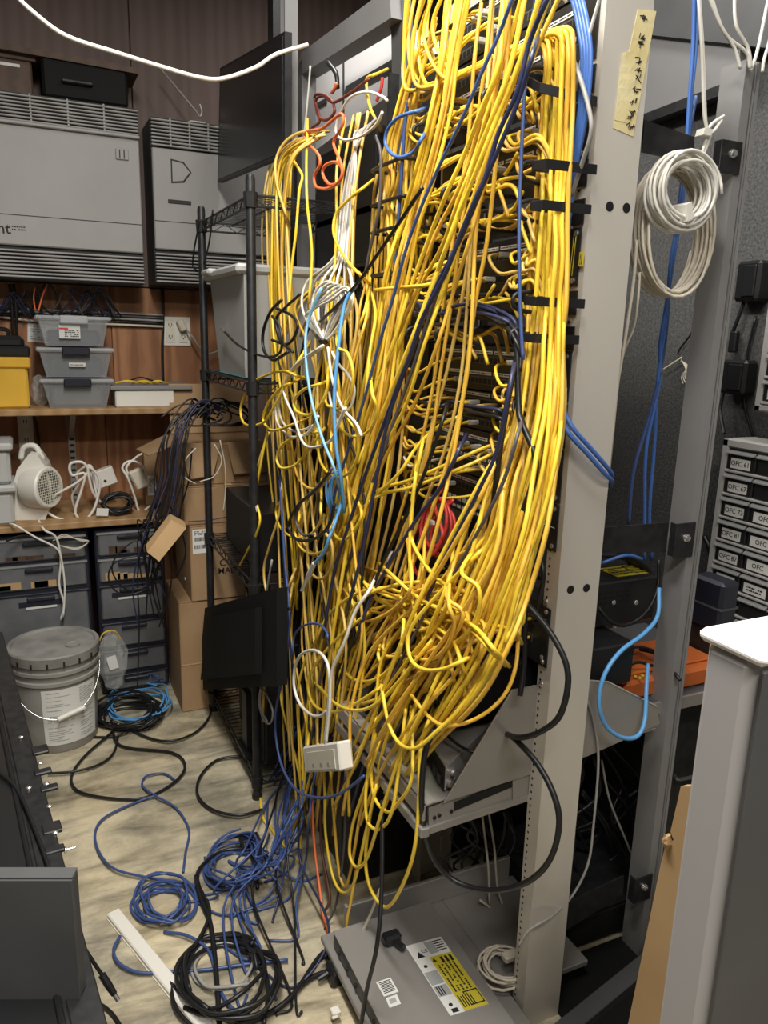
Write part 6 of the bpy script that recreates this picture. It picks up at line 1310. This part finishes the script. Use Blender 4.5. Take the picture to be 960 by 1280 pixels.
# floor cables
def floor_loops(name, label, cx, cy, rx, ry, turns, r, m, seed, group=None, wob=.2, lift=.03, n=1):
    for j in range(n):
        rr = random.Random(seed+j*13); pts = []; ox, oy = rr.uniform(-.2, .2)*rx, rr.uniform(-.2, .2)*ry; p0 = rr.uniform(0, 6)
        for i in range(int(turns*14)):
            a = 2*math.pi*i/14+p0; k = 1+wob*math.sin(i*.37+p0)+rr.uniform(-.05, .05)
            q = at(cx+ox+rx*k*math.cos(a), cy+oy+ry*k*math.sin(a), Z=r); q.z = r+lift*(.5+.5*math.sin(i*.53+p0))*rr.uniform(.6, 1); pts.append(q)
        lead(name, label, pts, r, m, group, 'cable', 6, 3)
floor_loops('cable_coil', 'neat coil of blue cable lying on the floor', 209, 1130, 31, 24, 7, .0038, 'blue', 3, None, .34)
floor_loops('blue_cable', 'blue cable loosely looped on the floor beside the neat blue coil', 305, 1082, 33, 28, 2, .0032, 'blue', 8, 'loose blue loops on the floor', .42, .07, 5)
floor_loops('black_cable', 'black cable in big loops on the floor at the foot of the hanging cables', 300, 1210, 52, 52, 1.15, .0052, 'black', 5, 'big black loops on the floor', .55, .06, 5)
floor_loops('grey_cable', 'grey cable looped among the big black loops', 285, 1210, 38, 32, 1.6, .004, 'grey', 9, None, .2)
floor_loops('black_cable', 'black cable coiled on the floor between the bucket and the cardboard boxes', 165, 897, 38, 17, 3, .0045, 'black', 6, 'black coils beside the bucket', .2, .05, 4)
floor_loops('blue_cable', 'blue cable coiled on the floor between the bucket and the cardboard boxes', 180, 885, 36, 20, 2.5, .0038, 'sky', 16, 'blue coils beside the bucket', .25, .05, 2)
floor_loops('blue_cable', 'crumpled blue cable heaped against the largest cardboard box', 197, 842, 14, 20, 4, .0026, 'royal', 26, None, .35, .09)
FC = [('black cable in a wide loop on the floor before the bucket', 'black', .0048, [(140, 915), (105, 946), (89, 973), (105, 992), (170, 999), (211, 983), (231, 960), (216, 941), (151, 932), (140, 905)]),
      ('black cable running from under the bucket to the black coils', 'black', .0045, [(60, 967), (95, 964), (125, 955), (142, 941), (148, 918)]),
      ('thin black cable arching from the chassis flange to the black coils', 'black', .004, [(58, 936), (75, 926), (92, 921), (138, 921), (160, 915)]),
      ('black cable sweeping from the black coils towards the shelving foot', 'black', .0045, [(150, 905), (185, 922), (215, 926), (245, 915), (262, 895), (262, 880)]),
      ('dark blue cable in a large ring on the open floor', 'blue', .0038, [(196, 994), (170, 1003), (128, 1024), (119, 1051), (138, 1083), (180, 1096), (220, 1102), (250, 1108)]),
      ('dark blue cable crossing itself in a small loop on the open floor', 'blue', .0036, [(220, 976), (205, 967), (183, 970), (178, 982), (193, 994), (220, 1010), (236, 1037), (232, 1065), (229, 1090)]),
      ('black cable curving on the floor round the foot of the wire shelving', 'black', .0048, [(318, 947), (290, 946), (268, 952), (249, 973), (248, 996), (268, 1013), (300, 1019), (328, 1012)]),
      ('blue cable crossing the white raceway', 'blue', .004, [(150, 1170), (142, 1188), (150, 1205), (175, 1216), (215, 1215), (260, 1212), (310, 1205), (360, 1200)]),
      ('second blue cable crossing the white raceway from the neat coil', 'blue', .004, [(205, 1165), (235, 1170), (262, 1190), (272, 1230), (290, 1260), (320, 1275)]),
      ('black cable snaking beside the white raceway', 'black', .0052, [(245, 1290), (220, 1260), (215, 1230), (225, 1200), (245, 1180), (262, 1140), (248, 1105), (250, 1085), (275, 1065), (305, 1062), (320, 1080), (322, 1110)]),
      ('thick black cable running straight up through the floor tangle', 'black', .0065, [(275, 1290), (272, 1240), (268, 1190), (262, 1150), (250, 1120), (245, 1095)]),
      ('black cable leading from the floor tangle to the black power blocks', 'black', .006, [(270, 1265), (310, 1275), (350, 1258), (385, 1225), (415, 1212)]),
      ('second black cable leading to the black power blocks', 'black', .006, [(290, 1285), (330, 1270), (365, 1245), (400, 1195), (420, 1185)]),
      ('third black cable curling below the power blocks', 'black', .005, [(300, 1170), (325, 1195), (335, 1235), (330, 1280)])]
for lb, m, r, pp in FC: lead(('blue' if m == 'blue' else 'black')+'_cable', lb, [at(x, y, Z=r+.002+RN.uniform(0, .01)) for x, y in pp], r, m)
for i in range(22):
    x0 = RN.uniform(318, 385); x1 = RN.uniform(250, 380); y1 = RN.uniform(1060, 1260); m = RN.choice(('blue', 'blue', 'navy', 'black', 'blue'))
    q = [at(x0+40, 900+RN.uniform(-20, 60), X=.72), at(x0+14, 960+RN.uniform(-10, 40), X=.67), at(x0+RN.uniform(-16, 16), 1020+RN.uniform(-15, 15), X=.60), at(x0+RN.uniform(-30, 10), 1065+RN.uniform(-15, 15), Z=RN.uniform(.03, .12)), at((x0+x1)/2+RN.uniform(-45, 45), (1040+y1)/2+RN.uniform(-20, 30), Z=RN.uniform(.01, .06)), at(x1, y1, Z=.008), at(x1+RN.uniform(-50, 30), y1+RN.uniform(-30, 30), Z=.006)]
    lead('floor_lead', {'blue': 'thin blue', 'navy': 'thin dark blue', 'black': 'thin black'}[m]+' lead straggling down the rack foot into the floor tangle', q, .0032, m, 'thin leads in the floor tangle')
for i, (x, y, Z) in enumerate(((428, 1182, .04), (424, 1208, .03), (312, 1050, .02))):
    q = at(x, y, Z=Z); t = tag(obj('power_block', MB().obox(q+V((-.03, -.03, -Z)), (.06, 0, .0), (.0, .05, 0), (0, 0, Z+.012), .006), 'blacksat', None, loc=q), ('upper black power block beside the laser-labelled unit', 'lower black power block beside the laser-labelled unit', 'black plug block lying in the loose blue loops')[i], 'power block')
    obj('strain_relief', MB().tube([q+V((-.03, 0, -.01)), q+V((-.055, -.005, -.012))], [.008, .005], 8), 'blacksat', t)
t = tag(obj('rubber_mat', MB().box(1.0, 1.62, .62, 1.255, .0005, .006, .002), 'matteblack'), 'dark rubber mat on the floor beyond the foot of the aluminium post', 'mat')  # black sheet added in place of shade on the floor
t = thing('low_chassis', 'low black chassis on the floor between the aluminium post and the extrusion post', 'equipment', (1.2, 1.6, 0))
obj('case', MB().box(1.125, 1.44, 1.27, 1.64, .001, .10, .004), 'blackmetal', t); obj('front_panel', MB().box(1.13, 1.435, 1.264, 1.27, .01, .09, .001), 'port', t)
t = tag(obj('white_clip', MB().obox(at(416, 1275, Z=.02), (.02, 0, 0), (0, .02, 0), (0, 0, .015), .002), 'whiteplastic'), 'small white clip beside the orange plug', 'clip')
obj('latch', MB().obox(at(416, 1275, Z=.0355), (.012, 0, 0), (0, .006, 0), (0, 0, .003)), 'offwhite', t)
# black boxes added to darken the floor behind the rack, then leads
t = thing('server_case', 'black equipment case on the floor behind the rack', 'equipment', (1.35, 1.95, 0))
obj('case', MB().box(1.12, 1.6, 1.66, 2.4, .012, .50, .005), 'blackmetal', t); obj('front_panel', MB().box(1.13, 1.59, 1.652, 1.66, .03, .48, .002), 'port', t)  # parts of the added dark case
for x in (1.15, 1.55): obj('foot', MB().box(x, x+.03, 1.68, 2.38, 0, .012), 'blackmetal', t)  # feet of the added dark case
t = tag(obj('dark_box', MB().box(.72, 1.10, 1.70, 2.12, .001, .42, .004), 'blackmetal'), 'dark box standing on the floor under the tray behind the loops', 'box')
obj('grey_stripe', MB().box(.716, .72, 1.76, 1.80, .0, .42), 'greydark', t)
t = tag(obj('rear_chassis', MB().box(1.45, 1.86, 1.3, 1.64, .001, .62, .004), 'blackmetal'), 'black chassis standing on the floor beyond the extrusion post', 'equipment')
obj('handle', MB().tube(crom([(1.46, 1.3, .4), (1.46, 1.28, .4), (1.55, 1.28, .4), (1.55, 1.3, .4)], 3), .005), 'greydark', t)  # handle made for the added dark chassis
for i in range(16):
    x = RN.uniform(560, 660); q = [at(x, 1010+RN.uniform(0, 20), Y=1.5), at(x+RN.uniform(-20, 30), 1050, Y=1.48), at(x+RN.uniform(-40, 40), 1085, Y=1.52), at(x+RN.uniform(-60, 60), 1115, Y=1.5)]
    lead('shadowed_lead', ('black', 'grey')[i % 3 == 0]+' lead hanging in the dark under the tray', q, .0035, 'black' if i % 3 else 'slate', 'leads in the dark under the tray')
for i in range(22):
    x = RN.uniform(705, 815); y = RN.uniform(950, 1090); q = [at(x, y-50, Y=1.42), at(x+RN.uniform(-40, 40), y, Y=1.4), at(x+RN.uniform(-50, 50), y+40, Y=1.42), at(x+RN.uniform(-50, 50), y+70, Y=1.44)]
    lead('shadowed_lead', RN.choice(('black', 'dark'))+' lead tangled in the dark behind the aluminium post', q, RN.uniform(.003, .006), 'black', 'leads in the dark behind the post')
for i, pp in enumerate(([(732, 870), (742, 900), (748, 950), (742, 1030), (735, 1080), (715, 1120), (690, 1145), (662, 1162), (648, 1182)], [(705, 1130), (714, 1145), (718, 1190), (722, 1240)], [(752, 950), (762, 1000), (782, 1050), (790, 1070)], [(610, 1010), (618, 1060), (622, 1110), (632, 1140)], [(603, 1020), (610, 1080), (612, 1130)], [(600, 1125), (640, 1155), (662, 1175)])):
    lead('grey_cable', ('grey cable hanging in front of the tray side and round the aluminium post', 'grey cable dropping behind the foot of the aluminium post', 'thin grey cable behind the tray side plate', 'beige lead hanging below the tray', 'second beige lead hanging below the tray', 'grey lead lying at the back of the foot tray')[i], [at(x, y, Y=(1.16 if i == 0 and x > 690 else 1.11 if i == 0 else 1.3 if i < 3 else 1.42)) for x, y in pp], .003, 'grey' if i < 3 else 'cream')
lead('white_conduit', 'thick white cable sloping across the frame behind the aluminium post', [at(700, 1238, Y=1.28), at(725, 1225, Y=1.28), at(755, 1200, Y=1.28), at(778, 1165, Y=1.28)], .008, 'cream')
